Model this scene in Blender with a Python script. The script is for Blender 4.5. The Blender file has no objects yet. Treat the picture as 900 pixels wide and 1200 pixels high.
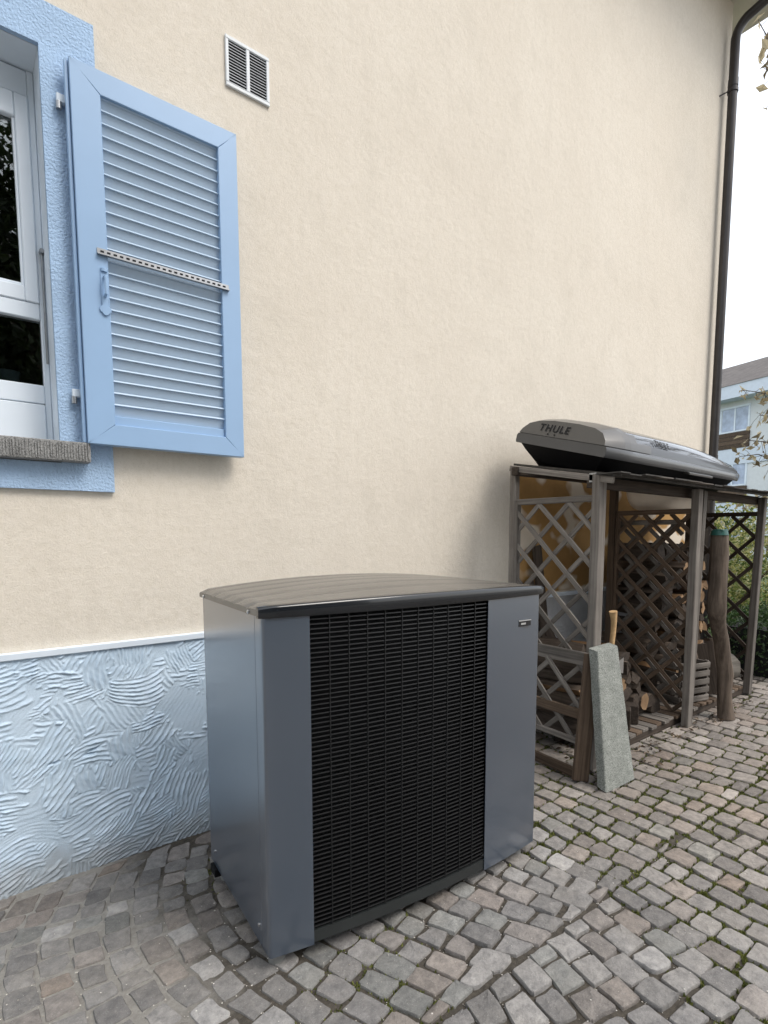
import bpy, math, random
import numpy as np
from mathutils import Vector, Matrix, noise as mnoise

random.seed(7)
NR = np.random.RandomState(11)
SC = bpy.context.scene
COL = SC.collection
R = math.radians

# ------------------------------------------------------------------ camera
CAM = Vector((0.0, -2.4927, 1.3283))
YAW, PITCH, F_PX, CY = 0.6598, -0.0931, 635.29, 686.6
cd = bpy.data.cameras.new('camera')
cam = bpy.data.objects.new('camera', cd)
COL.objects.link(cam)
cam.location = CAM
cam.rotation_euler = (math.pi / 2 + PITCH, 0.0016, -YAW)
cd.sensor_fit = 'HORIZONTAL'
cd.sensor_width = 36.0
cd.lens = F_PX / 900 * 36
cd.shift_y = (CY - 600) / 900
cd.clip_start = 0.02
cd.clip_end = 2000
SC.camera = cam

# ------------------------------------------------------------------ world, sun, exposure
SUN_EL, SUN_AZ = R(52), R(152)          # soft sun behind thin cloud, high on the right behind the camera
w = bpy.data.worlds.new('World')
SC.world = w
w.use_nodes = True
nt = w.node_tree
nt.nodes.clear()
wo = nt.nodes.new('ShaderNodeOutputWorld')
bg = nt.nodes.new('ShaderNodeBackground')
sky = nt.nodes.new('ShaderNodeTexSky')
sky.sky_type = 'NISHITA'
sky.sun_disc = False
sky.sun_elevation = SUN_EL
sky.sun_rotation = SUN_AZ
sky.air_density = 1.0
sky.dust_density = 3.0
sky.ozone_density = 1.0
mixw = nt.nodes.new('ShaderNodeMix')
mixw.data_type = 'RGBA'
mixw.inputs[0].default_value = 0.62
mixw.inputs[7].default_value = (9.6, 9.9, 10.2, 1)     # the white cloud layer, as bright as the sky it hides
nt.links.new(sky.outputs[0], mixw.inputs[6])
nt.links.new(mixw.outputs[2], bg.inputs[0])
bg.inputs[1].default_value = 0.1
nt.links.new(bg.outputs[0], wo.inputs[0])

sd = bpy.data.lights.new('sun', 'SUN')
sun = bpy.data.objects.new('sun', sd)
COL.objects.link(sun)
sd.energy = 0.9
sd.angle = R(25)
sd.color = (1.0, 0.95, 0.88)
dv = Vector((math.sin(SUN_AZ) * math.cos(SUN_EL), math.cos(SUN_AZ) * math.cos(SUN_EL), math.sin(SUN_EL)))
sun.rotation_euler = dv.to_track_quat('Z', 'Y').to_euler()
sun.location = (3, -6, 9)

SC.view_settings.view_transform = 'Standard'
SC.view_settings.look = 'None'
SC.view_settings.exposure = 1.08
SC.view_settings.gamma = 1.0
SC.view_settings.use_curve_mapping = False
SC.render.engine = 'CYCLES'
SC.cycles.max_bounces = 6

# ------------------------------------------------------------------ material helpers
def S(c):
    """sRGB 0-255 triple to linear"""
    return tuple(((x / 255) / 12.92 if x / 255 <= 0.04045 else ((x / 255 + 0.055) / 1.055) ** 2.4) for x in c)

def nodes(name):
    m = bpy.data.materials.new(name)
    m.use_nodes = True
    t = m.node_tree
    return m, t, t.nodes['Principled BSDF']

def N(t, kind, **kw):
    n = t.nodes.new(kind)
    for k, v in kw.items():
        setattr(n, k, v)
    return n

def rgba(c):
    return (c[0], c[1], c[2], 1)

def tex_coord(t, scale=(1, 1, 1), kind='Object'):
    tc = N(t, 'ShaderNodeTexCoord')
    mp = N(t, 'ShaderNodeMapping')
    mp.inputs['Scale'].default_value = scale
    t.links.new(tc.outputs[kind], mp.inputs[0])
    return mp.outputs[0]

def noise(t, vec, scale, detail=4, rough=0.55):
    n = N(t, 'ShaderNodeTexNoise')
    n.inputs['Scale'].default_value = scale
    n.inputs['Detail'].default_value = detail
    n.inputs['Roughness'].default_value = rough
    if vec is not None:
        t.links.new(vec, n.inputs['Vector'])
    return n.outputs['Fac']

def ramp(t, fac, stops):
    r = N(t, 'ShaderNodeValToRGB')
    e = r.color_ramp.elements
    while len(e) < len(stops):
        e.new(0.5)
    for el, (p, c) in zip(e, stops):
        el.position = p
        el.color = rgba(c) if len(c) == 3 else c
    t.links.new(fac, r.inputs[0])
    return r.outputs[0]

def mix(t, fac, a, b, mode='MIX'):
    n = N(t, 'ShaderNodeMix', data_type='RGBA', blend_type=mode)
    for sock, v in ((n.inputs[0], fac), (n.inputs[6], a), (n.inputs[7], b)):
        if isinstance(v, (int, float)):
            sock.default_value = v
        elif isinstance(v, tuple):
            sock.default_value = rgba(v)
        else:
            t.links.new(v, sock)
    return n.outputs[2]

def math_n(t, op, a, b=None):
    n = N(t, 'ShaderNodeMath', operation=op)
    for i, v in enumerate((a, b)):
        if v is None:
            continue
        if isinstance(v, (int, float)):
            n.inputs[i].default_value = v
        else:
            t.links.new(v, n.inputs[i])
    return n.outputs[0]

def bump(t, bs, h, strength=0.3, dist=0.01):
    b = N(t, 'ShaderNodeBump')
    b.inputs['Strength'].default_value = strength
    b.inputs['Distance'].default_value = dist
    t.links.new(h, b.inputs['Height'])
    t.links.new(b.outputs[0], bs.inputs['Normal'])
    return b

def plain(name, c, rough=0.5, metal=0.0, var=0.12, scale=6, bs_=0.0, bscale=150, bdist=0.002, spec=0.5, coat=0.0):
    m, t, bs = nodes(name)
    v = tex_coord(t)
    n = noise(t, v, scale, 5)
    col = ramp(t, n, [(0.3, tuple(x * (1 - var) for x in c)), (0.7, tuple(min(1, x * (1 + var)) for x in c))])
    t.links.new(col, bs.inputs['Base Color'])
    bs.inputs['Roughness'].default_value = rough
    bs.inputs['Metallic'].default_value = metal
    bs.inputs['Specular IOR Level'].default_value = spec
    bs.inputs['Coat Weight'].default_value = coat
    if bs_:
        bump(t, bs, noise(t, v, bscale, 4), bs_, bdist)
    return m

def wood(name, dark, light, rough=0.8, grain=70, tint=0.25, axis=0):
    """grain runs along local X"""
    m, t, bs = nodes(name)
    v = tex_coord(t, tuple(3.0 if (axis and i == axis) else 2.2 if i == axis else grain for i in range(3)))
    oi = N(t, 'ShaderNodeObjectInfo')
    off = N(t, 'ShaderNodeVectorMath', operation='ADD')
    sc = N(t, 'ShaderNodeVectorMath', operation='SCALE')
    cmb = N(t, 'ShaderNodeCombineXYZ')
    for i in range(3):
        t.links.new(oi.outputs['Random'], cmb.inputs[i])
    t.links.new(cmb.outputs[0], sc.inputs[0])
    sc.inputs['Scale'].default_value = 37
    t.links.new(v, off.inputs[0])
    t.links.new(sc.outputs[0], off.inputs[1])
    n = noise(t, off.outputs[0], 1.0, 6, 0.65)
    c = ramp(t, n, [(0.3, dark), (0.68, light)])
    n2 = noise(t, tex_coord(t), 9, 4)
    c = mix(t, math_n(t, 'MULTIPLY', n2, 0.55), c, tuple(x * 0.45 for x in dark))
    k = math_n(t, 'ADD', math_n(t, 'MULTIPLY', oi.outputs['Random'], tint * 2), 1 - tint)
    cc = N(t, 'ShaderNodeCombineColor')
    for i in range(3):
        t.links.new(k, cc.inputs[i])
    c = mix(t, 1.0, c, cc.outputs[0], 'MULTIPLY')
    t.links.new(c, bs.inputs['Base Color'])
    bs.inputs['Roughness'].default_value = rough
    bs.inputs['Specular IOR Level'].default_value = 0.25
    bump(t, bs, n, 0.5, 0.003)
    return m

M = {}
def render_mat():
    m, t, bs = nodes('cream_render')
    v = tex_coord(t)
    big = noise(t, v, 1.3, 5, 0.6)
    mid = noise(t, v, 30, 7, 0.72)
    c = ramp(t, big, [(0.3, (0.72, 0.655, 0.56)), (0.7, (0.775, 0.715, 0.62))])
    c = mix(t, ramp(t, mid, [(0.36, (0.5,) * 3), (0.56, (0, 0, 0))]), c, (0.66, 0.595, 0.49))
    sp_ = noise(t, v, 130, 4, 0.8)
    c = mix(t, ramp(t, sp_, [(0.30, (0.55,) * 3), (0.46, (0, 0, 0))]), c, (0.50, 0.46, 0.39))
    c = mix(t, ramp(t, sp_, [(0.60, (0, 0, 0)), (0.74, (0.6,) * 3)]), c, (0.90, 0.83, 0.72))
    pt = noise(t, tex_coord(t, (1.0, 1, 0.8)), 4.5, 7, 0.72)
    c = mix(t, ramp(t, pt, [(0.50, (0, 0, 0)), (0.72, (0.6,) * 3)]), c, (0.64, 0.585, 0.495))
    # faint rain streaks that run straight down the render
    st = noise(t, tex_coord(t, (5, 1, 0.35)), 1.6, 6, 0.7)
    c = mix(t, ramp(t, st, [(0.54, (0, 0, 0)), (0.76, (0.5,) * 3)]), c, (0.66, 0.60, 0.51))
    t.links.new(c, bs.inputs['Base Color'])
    bs.inputs['Roughness'].default_value = 0.92
    bs.inputs['Specular IOR Level'].default_value = 0.2
    fine = noise(t, v, 160, 5, 0.7)
    h = math_n(t, 'ADD', math_n(t, 'MULTIPLY', noise(t, v, 9, 5, 0.6), 2.0), math_n(t, 'ADD', math_n(t, 'MULTIPLY', mid, 1.6), fine))
    bump(t, bs, h, 0.45, 0.005)
    return m
M['render'] = render_mat()

def ochre_mat():
    m, t, bs = nodes('bare_ochre_render')
    v = tex_coord(t)
    a = noise(t, v, 5, 5)
    c = ramp(t, a, [(0.3, (0.30, 0.165, 0.05)), (0.7, (0.42, 0.24, 0.08))])
    p = noise(t, tex_coord(t, (2.6, 1, 3.6)), 1.15, 2, 0.4)
    c = mix(t, ramp(t, p, [(0.545, (0, 0, 0)), (0.60, (1, 1, 1))]), c, (0.66, 0.58, 0.47))
    t.links.new(c, bs.inputs['Base Color'])
    bs.inputs['Roughness'].default_value = 0.9
    bump(t, bs, noise(t, v, 120, 5), 0.4, 0.004)
    return m
M['ochre'] = ochre_mat()

def plinth_mat():
    m, t, bs = nodes('pale_blue_plinth')
    v = tex_coord(t)
    a = noise(t, v, 4, 6, 0.65)
    c = ramp(t, a, [(0.3, (0.50, 0.635, 0.77)), (0.7, (0.63, 0.76, 0.885))])
    # splash dirt that has settled near the paving
    sx = N(t, 'ShaderNodeSeparateXYZ')
    tc = N(t, 'ShaderNodeTexCoord')
    t.links.new(tc.outputs['Object'], sx.inputs[0])
    d = noise(t, v, 14, 6, 0.7)
    low = math_n(t, 'SUBTRACT', math_n(t, 'MULTIPLY', d, 0.22), math_n(t, 'MULTIPLY', math_n(t, 'ADD', sx.outputs[2], 0.02), 1.0))
    c = mix(t, ramp(t, low, [(0.0, (0, 0, 0)), (0.12, (0.6,) * 3)]), c, (0.33, 0.33, 0.32))
    t.links.new(c, bs.inputs['Base Color'])
    bs.inputs['Roughness'].default_value = 0.75
    bump(t, bs, noise(t, v, 180, 5, 0.75), 0.55, 0.004)
    return m
M['plinth'] = plinth_mat()
M['bareplinth'] = plain('bare_grey_plaster', (0.40, 0.41, 0.42), 0.85, var=0.15, bs_=0.5, bscale=150, bdist=0.004)
M['trim'] = plain('blue_white_masonry_paint', (0.40, 0.555, 0.76), 0.8, var=0.08, bs_=1.0, bscale=105, bdist=0.008)
M['cap'] = plain('white_plinth_cap', (0.70, 0.78, 0.86), 0.6, var=0.05)
M['shutter'] = plain('pale_blue_lacquer', (0.295, 0.445, 0.65), 0.34, var=0.04, scale=3)
M['slat'] = plain('pale_grey_blue_slats', (0.45, 0.57, 0.70), 0.33, var=0.03, scale=3)
M['pvc'] = plain('white_window_frame', (0.78, 0.85, 0.92), 0.33, var=0.03, scale=3)
M['alu'] = plain('brushed_aluminium', (0.36, 0.37, 0.38), 0.35, metal=0.9, var=0.1, scale=40)
M['steel'] = plain('zinc_screw', (0.6, 0.6, 0.6), 0.3, metal=1.0, var=0.1)
M['darkhole'] = plain('dark_void', (0.008, 0.008, 0.009), 0.9, var=0.1)
M['vent'] = plain('white_vent_plastic', (0.70, 0.73, 0.75), 0.5, var=0.04)
M['pipe'] = plain('dark_brown_downpipe', (0.045, 0.04, 0.038), 0.4, metal=0.3, var=0.2, scale=8)
M['soffit'] = plain('grey_painted_soffit', (0.60, 0.56, 0.49), 0.7, var=0.08)
M['tiles'] = plain('brown_roof', (0.105, 0.092, 0.085), 0.85, var=0.3, scale=3, bs_=0.5, bscale=40, bdist=0.02)
M['roofsheet'] = plain('bitumen_felt', (0.055, 0.05, 0.045), 0.85, var=0.3, scale=20, bs_=0.6, bscale=180, bdist=0.004)
M['pumpgrey'] = plain('grey_powder_coat', (0.044, 0.061, 0.087), 0.32, var=0.03, scale=2, bs_=0.02, bscale=500, bdist=0.001, coat=1.0, spec=0.7)
M['pumpgrey'].node_tree.nodes['Principled BSDF'].inputs['Coat Roughness'].default_value = 0.2
M['pumpgrey'].node_tree.nodes['Principled BSDF'].inputs['Coat IOR'].default_value = 1.9
M['pumplid'] = plain('dark_lid_plastic', (0.12, 0.112, 0.10), 0.26, var=0.12, scale=5)
M['pumpedge'] = plain('gloss_black_edge', (0.012, 0.014, 0.017), 0.17, var=0.1, coat=0.3)
M['grille'] = plain('matt_black_grille', (0.012, 0.0125, 0.0135), 0.45, var=0.1)
M['sillblack'] = plain('matt_black_sill', (0.02, 0.023, 0.023), 0.5, var=0.1)
M['coil'] = plain('coil_black', (0.006, 0.006, 0.007), 0.8, var=0.2)
M['badge'] = plain('badge_dark', (0.02, 0.02, 0.022), 0.2, var=0.05)
M['badgelight'] = plain('badge_light', (0.6, 0.6, 0.6), 0.3, metal=0.6, var=0.05)
M['rubber'] = plain('grey_foot', (0.2, 0.2, 0.19), 0.8, var=0.1)
M['oldwood'] = wood('weathered_grey_wood', (0.11, 0.095, 0.082), (0.30, 0.272, 0.242))
M['brownwood'] = wood('weathered_brown_wood', (0.075, 0.05, 0.034), (0.21, 0.15, 0.105))
M['darkwood'] = wood('old_dark_wood', (0.035, 0.026, 0.02), (0.10, 0.077, 0.06))
M['bark'] = wood('rough_bark', (0.055, 0.04, 0.03), (0.20, 0.155, 0.12), grain=40)
M['standbark'] = wood('rough_standing_bark', (0.06, 0.044, 0.033), (0.25, 0.195, 0.15), grain=34, axis=2)
M['palebark'] = wood('pale_bark', (0.10, 0.09, 0.075), (0.34, 0.31, 0.27), grain=18)
M['cutwood'] = wood('split_wood_face', (0.20, 0.11, 0.055), (0.40, 0.25, 0.13), grain=45)
M['endwood'] = wood('sawn_end', (0.22, 0.13, 0.07), (0.46, 0.31, 0.18), grain=8)
M['handle'] = wood('axe_handle', (0.42, 0.26, 0.12), (0.66, 0.46, 0.25), grain=30)
M['lidsilver'] = plain('silver_box_shell', (0.045, 0.05, 0.058), 0.12, metal=0.0, var=0.05, scale=3, coat=0.5)
M['rimsilver'] = plain('satin_rim', (0.075, 0.077, 0.08), 0.22, metal=0.1, var=0.06, coat=0.3)
M['lidgrey'] = plain('grey_box_side', (0.09, 0.086, 0.08), 0.36, metal=0.0, var=0.06, scale=3, coat=0.2)
M['bandblack'] = plain('dark_box_band', (0.03, 0.031, 0.033), 0.3, var=0.1, coat=0.3)
M['boxblack'] = plain('black_box_tray', (0.007, 0.007, 0.008), 0.6, var=0.15, spec=0.15)
M['logo'] = plain('black_lettering', (0.006, 0.006, 0.007), 0.75, var=0.05)
M['cream'] = plain('cream_plastic', (0.88, 0.78, 0.66), 0.5, var=0.06)
M['green'] = plain('green_plastic', (0.015, 0.085, 0.068), 0.4, var=0.1)
M['bwall'] = plain('pale_block_wall', (0.64, 0.67, 0.69), 0.85, var=0.04)
M['bband'] = plain('block_band', (0.60, 0.67, 0.76), 0.85, var=0.04)
M['bbrown'] = wood('brown_balcony_board', (0.085, 0.06, 0.042), (0.16, 0.115, 0.085), grain=12)
M['bpane'] = plain('curtained_pane', (0.36, 0.43, 0.56), 0.12, var=0.25, scale=3)
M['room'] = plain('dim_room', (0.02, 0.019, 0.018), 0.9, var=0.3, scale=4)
M['pot'] = plain('grey_blue_pot', (0.25, 0.33, 0.38), 0.4, var=0.1)

def granite_mat(name, a, b, dark, sp=320):
    m, t, bs = nodes(name)
    v = tex_coord(t)
    c = ramp(t, noise(t, v, 14, 6, 0.7), [(0.3, a), (0.7, b)])
    s = noise(t, v, sp, 3, 0.8)
    c = mix(t, ramp(t, s, [(0.50, (0, 0, 0)), (0.58, (0.85,) * 3)]), c, dark)
    s2 = noise(t, v, sp * 0.7, 3, 0.8)
    c = mix(t, ramp(t, s2, [(0.60, (0, 0, 0)), (0.68, (0.5,) * 3)]), c, tuple(min(1, x * 1.9) for x in b))
    t.links.new(c, bs.inputs['Base Color'])
    bs.inputs['Roughness'].default_value = 0.85
    bump(t, bs, noise(t, v, 90, 6, 0.75), 0.7, 0.004)
    return m
M['granite'] = granite_mat('grey_green_granite', (0.21, 0.222, 0.20), (0.34, 0.352, 0.322), (0.09, 0.10, 0.09), 170)
M['sill'] = granite_mat('sill_granite', (0.23, 0.23, 0.225), (0.36, 0.36, 0.35), (0.07, 0.07, 0.07), 200)

def cobble_mat():
    m, t, bs = nodes('porphyry_setts')
    v = tex_coord(t)
    at = N(t, 'ShaderNodeAttribute')
    at.attribute_name = 'tint'
    n = noise(t, v, 28, 7, 0.72)
    c = mix(t, 1.0, at.outputs['Color'], ramp(t, n, [(0.28, (0.58, 0.58, 0.59)), (0.72, (1.36, 1.34, 1.31))]), 'MULTIPLY')
    s = noise(t, v, 300, 3, 0.8)
    c = mix(t, ramp(t, s, [(0.60, (0, 0, 0)), (0.70, (0.7,) * 3)]), c, (0.52, 0.51, 0.49))
    c = mix(t, ramp(t, noise(t, v, 210, 3, 0.8), [(0.58, (0, 0, 0)), (0.72, (0.6,) * 3)]), c, (0.07, 0.065, 0.062))
    d = noise(t, v, 3.2, 5, 0.65)
    c = mix(t, ramp(t, d, [(0.5, (0, 0, 0)), (0.75, (0.35,) * 3)]), c, (0.27, 0.24, 0.20))
    t.links.new(c, bs.inputs['Base Color'])
    bs.inputs['Roughness'].default_value = 0.72
    bs.inputs['Specular IOR Level'].default_value = 0.4
    h = math_n(t, 'ADD', math_n(t, 'MULTIPLY', noise(t, v, 38, 5, 0.6), 2.0), noise(t, v, 140, 5, 0.7))
    bump(t, bs, h, 0.6, 0.006)
    return m
M['cobble'] = cobble_mat()

def joint_mat():
    m, t, bs = nodes('sand_and_moss_joint')
    v = tex_coord(t)
    a = noise(t, v, 60, 6, 0.75)
    sand = ramp(t, a, [(0.3, (0.27, 0.255, 0.232)), (0.7, (0.42, 0.40, 0.365))])
    soil = ramp(t, a, [(0.3, (0.04, 0.035, 0.028)), (0.7, (0.14, 0.12, 0.095))])
    sx = N(t, 'ShaderNodeSeparateXYZ')
    tc = N(t, 'ShaderNodeTexCoord')
    t.links.new(tc.outputs['Object'], sx.inputs[0])
    big = noise(t, v, 2.2, 4)
    # swept sand lies along the house on the left, darker soil out in the yard
    f = math_n(t, 'ADD', math_n(t, 'MULTIPLY', sx.outputs[0], 0.8), math_n(t, 'MULTIPLY', big, 0.9))
    c = mix(t, ramp(t, f, [(0.75, (0, 0, 0)), (1.35, (1, 1, 1))]), sand, soil)
    mo = noise(t, v, 5, 5, 0.6)
    gm = math_n(t, 'MULTIPLY', ramp(t, mo, [(0.43, (0, 0, 0)), (0.55, (1, 1, 1))]), ramp(t, f, [(1.0, (0, 0, 0)), (1.6, (0.9,) * 3)]))
    c = mix(t, gm, c, ramp(t, a, [(0.3, (0.07, 0.078, 0.016)), (0.7, (0.18, 0.19, 0.05))]))
    t.links.new(c, bs.inputs['Base Color'])
    bs.inputs['Roughness'].default_value = 0.95
    bump(t, bs, noise(t, v, 170, 5, 0.8), 1.0, 0.008)
    return m
M['joint'] = joint_mat()

def leaf_mat(name, stops, scale=3, trans=0.35):
    m, t, bs = nodes(name)
    g = N(t, 'ShaderNodeNewGeometry')
    c = ramp(t, g.outputs['Random Per Island'], stops)
    t.links.new(c, bs.inputs['Base Color'])
    bs.inputs['Roughness'].default_value = 0.55
    tr = N(t, 'ShaderNodeBsdfTranslucent')
    t.links.new(c, tr.inputs[0])
    ms = N(t, 'ShaderNodeMixShader')
    ms.inputs[0].default_value = trans
    t.links.new(bs.outputs[0], ms.inputs[1])
    t.links.new(tr.outputs[0], ms.inputs[2])
    t.links.new(ms.outputs[0], t.nodes['Material Output'].inputs[0])
    return m
M['bushleaf'] = leaf_mat('yellow_green_leaves', [(0.0, (0.05, 0.09, 0.02)), (0.45, (0.16, 0.20, 0.05)), (0.75, (0.36, 0.34, 0.10)), (1.0, (0.5, 0.47, 0.28))])
M['hedgeleaf'] = leaf_mat('dark_hedge_leaves', [(0.0, (0.012, 0.03, 0.008)), (1.0, (0.05, 0.10, 0.025))])
M['paleleaf'] = leaf_mat('pale_autumn_leaves', [(0.0, (0.12, 0.09, 0.045)), (0.4, (0.36, 0.30, 0.18)), (1.0, (0.62, 0.55, 0.38))])
M['treeleaf'] = leaf_mat('dark_tree_leaves', [(0.0, (0.012, 0.02, 0.006)), (1.0, (0.05, 0.075, 0.02))])
M['mossleaf'] = leaf_mat('moss', [(0.0, (0.05, 0.06, 0.01)), (0.7, (0.14, 0.16, 0.03)), (1.0, (0.24, 0.25, 0.07))], trans=0.2)
M['grass'] = leaf_mat('grass_blades', [(0.0, (0.05, 0.11, 0.02)), (1.0, (0.16, 0.26, 0.06))])
M['fallen'] = leaf_mat('fallen_leaves', [(0.0, (0.04, 0.03, 0.02)), (0.7, (0.13, 0.085, 0.05)), (1.0, (0.30, 0.24, 0.17))], trans=0.1)
M['crumb'] = leaf_mat('pale_grit', [(0.0, (0.25, 0.22, 0.18)), (1.0, (0.75, 0.72, 0.66))], trans=0.0)
M['yard'] = plain('gravelly_yard', (0.24, 0.225, 0.20), 0.95, var=0.25, scale=3, bs_=0.6, bscale=120, bdist=0.01)
M['lawn'] = plain('lawn_ground', (0.075, 0.105, 0.04), 0.95, var=0.35, scale=5, bs_=0.8, bscale=90, bdist=0.02)

def glass_mat():
    m, t, bs = nodes('window_glass')
    t.nodes.remove(bs)
    fr = N(t, 'ShaderNodeFresnel')
    fr.inputs[0].default_value = 1.9
    tr = N(t, 'ShaderNodeBsdfTransparent')
    tr.inputs[0].default_value = (0.75, 0.8, 0.8, 1)
    gl = N(t, 'ShaderNodeBsdfGlossy')
    gl.inputs['Roughness'].default_value = 0.01
    ms = N(t, 'ShaderNodeMixShader')
    t.links.new(fr.outputs[0], ms.inputs[0])
    t.links.new(tr.outputs[0], ms.inputs[1])
    t.links.new(gl.outputs[0], ms.inputs[2])
    t.links.new(ms.outputs[0], t.nodes['Material Output'].inputs[0])
    return m
M['glass'] = glass_mat()

# ------------------------------------------------------------------ mesh helpers
class MB:
    def __init__(s):
        s.v, s.f = [], []
    def add(s, vs, fs):
        o = len(s.v)
        s.v += [tuple(p) for p in vs]
        s.f += [tuple(i + o for i in f) for f in fs]
        return s
    def box(s, x0, y0, z0, x1, y1, z1, b=0.0):
        """box, with chamfered edges when b > 0"""
        if not b:
            vs = [(x, y, z) for z in (z0, z1) for y in (y0, y1) for x in (x0, x1)]
            return s.add(vs, [(0, 2, 3, 1), (4, 5, 7, 6), (0, 1, 5, 4), (2, 6, 7, 3), (0, 4, 6, 2), (1, 3, 7, 5)])
        X, Y, Z = (x0, x1), (y0, y1), (z0, z1)
        vs, idx = [], {}
        for i in (0, 1):
            for j in (0, 1):
                for k in (0, 1):
                    sx, sy, sz = (1 - 2 * i) * b, (1 - 2 * j) * b, (1 - 2 * k) * b
                    for a, p in enumerate(((X[i], Y[j] + sy, Z[k] + sz), (X[i] + sx, Y[j], Z[k] + sz), (X[i] + sx, Y[j] + sy, Z[k]))):
                        idx[(i, j, k, a)] = len(vs)
                        vs.append(p)
        fs = []
        g = lambda i, j, k, a: idx[(i, j, k, a)]
        for e in (0, 1):
            q = [g(e, 0, 0, 0), g(e, 1, 0, 0), g(e, 1, 1, 0), g(e, 0, 1, 0)]; fs.append(q if e else q[::-1])
            q = [g(0, e, 0, 1), g(0, e, 1, 1), g(1, e, 1, 1), g(1, e, 0, 1)]; fs.append(q if e else q[::-1])
            q = [g(0, 0, e, 2), g(1, 0, e, 2), g(1, 1, e, 2), g(0, 1, e, 2)]; fs.append(q if e else q[::-1])
        c = Vector(((x0 + x1) / 2, (y0 + y1) / 2, (z0 + z1) / 2))
        def addq(q):
            P = [Vector(vs[i]) for i in q]
            n = (P[1] - P[0]).cross(P[2] - P[0])
            if n.dot(sum(P, Vector()) / len(P) - c) < 0:
                q = q[::-1]
            fs.append(q)
        for e in (0, 1):
            for h in (0, 1):
                addq([g(e, h, 0, 0), g(e, h, 1, 0), g(e, h, 1, 1), g(e, h, 0, 1)])
                addq([g(e, 0, h, 0), g(e, 1, h, 0), g(e, 1, h, 2), g(e, 0, h, 2)])
                addq([g(0, e, h, 1), g(1, e, h, 1), g(1, e, h, 2), g(0, e, h, 2)])
        for i in (0, 1):
            for j in (0, 1):
                for k in (0, 1):
                    addq([g(i, j, k, 0), g(i, j, k, 1), g(i, j, k, 2)])
        return s.add(vs, fs)
    def tube(s, pts, rad, n=10, cap=True, jit=0.0):
        pts = [Vector(p) for p in pts]
        rs = rad if isinstance(rad, (list, tuple)) else [rad] * len(pts)
        vs, fs = [], []
        t0 = (pts[1] - pts[0]).normalized()
        u = t0.orthogonal().normalized()
        for i, p in enumerate(pts):
            t = (pts[min(i + 1, len(pts) - 1)] - pts[max(i - 1, 0)]).normalized()
            u = (u - t * u.dot(t)).normalized()
            w_ = t.cross(u)
            for k in range(n):
                a = 2 * math.pi * k / n
                r = rs[i] * (1 + jit * (random.random() - 0.5))
                vs.append(p + u * math.cos(a) * r + w_ * math.sin(a) * r)
        for i in range(len(pts) - 1):
            for k in range(n):
                a, b = i * n + k, i * n + (k + 1) % n
                fs.append((a, b, b + n, a + n))
        if cap:
            fs.append(tuple(range(n))[::-1])
            fs.append(tuple(range((len(pts) - 1) * n, len(pts) * n)))
        return s.add(vs, fs)
    def prism(s, poly, z0, z1):
        n = len(poly)
        return s.add([(x, y, z0) for x, y in poly] + [(x, y, z1) for x, y in poly],
                     [tuple(range(n))[::-1], tuple(range(n, 2 * n))] + [(i, (i + 1) % n, (i + 1) % n + n, i + n) for i in range(n)])
    def grid(s, rows, close=False):
        n = len(rows[0])
        vs = [p for r in rows for p in r]
        fs = []
        for i in range(len(rows) - 1):
            for k in range(n if close else n - 1):
                a, b = i * n + k, i * n + (k + 1) % n
                fs.append((a, b, b + n, a + n))
        return s.add(vs, fs)
    def mesh(s, name, smooth=False):
        me = bpy.data.meshes.new(name)
        me.from_pydata(s.v, [], s.f)
        me.update()
        if smooth:
            me.polygons.foreach_set('use_smooth', [True] * len(me.polygons))
            if smooth != 'all':
                me.set_sharp_from_angle(angle=R(38))
        return me

def link(name, me, m, parent=None, mw=None):
    o = bpy.data.objects.new(name, me)
    COL.objects.link(o)
    if m is not None and not me.materials:
        me.materials.append(m)
    if parent is not None:
        o.parent = parent
    if mw is not None:
        o.matrix_local = mw
    return o

def obj(name, mb, m, parent=None, smooth=False, mw=None):
    return link(name, mb.mesh(name, smooth), m, parent, mw)

def bx(name, m, parent, x0, y0, z0, x1, y1, z1, b=0.0, mw=None):
    return obj(name, MB().box(x0, y0, z0, x1, y1, z1, b), m, parent, mw=mw)

def thing(name, label, cat, loc=(0, 0, 0), rz=0.0, group=None):
    o = bpy.data.objects.new(name, None)
    COL.objects.link(o)
    o.location = loc
    o.rotation_euler = (0, 0, rz)
    o.empty_display_size = 0.2
    return tag(o, label, cat, group)

def tag(o, label, cat, group=None, kind=None):
    if label: o['label'] = label
    if cat: o['category'] = cat
    if group: o['group'] = group
    if kind: o['kind'] = kind
    return o

def structure(o):
    o['kind'] = 'structure'
    return o

def frame_mat(A, B, up=(0, 0, 1)):
    """matrix whose local X runs from A to B, local Z near 'up', origin at A"""
    A, B = Vector(A), Vector(B)
    x = (B - A).normalized()
    z = Vector(up)
    z = (z - x * z.dot(x))
    if z.length < 1e-5:
        z = Vector((0, 1, 0)) - x * x.y
    z.normalize()
    y = z.cross(x)
    m = Matrix((x, y, z)).transposed().to_4x4()
    m.translation = A
    return m, (B - A).length

def bar(name, m, parent, A, B, wid, thk, up=(0, 0, 1), b=0.002, base=None):
    """a squared timber: width along local Y, thickness along local Z; points in the parent's space"""
    mw, L = frame_mat(A, B, up)
    return obj(name, MB().box(0, -wid / 2, -thk / 2, L, wid / 2, thk / 2, b), m, parent, mw=mw)

# ------------------------------------------------------------------ picture projection, used only to choose which setts are single objects
def project(p):
    d = Vector(p) - CAM
    r = d.x * math.cos(YAW) - d.y * math.sin(YAW)
    f = d.x * math.sin(YAW) + d.y * math.cos(YAW)
    cp, sp = math.cos(PITCH), math.sin(PITCH)
    fz, u = f * cp + d.z * sp, d.z * cp - f * sp
    if fz < 0.05:
        return None
    return 450 + F_PX * r / fz, CY - F_PX * u / fz

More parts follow.
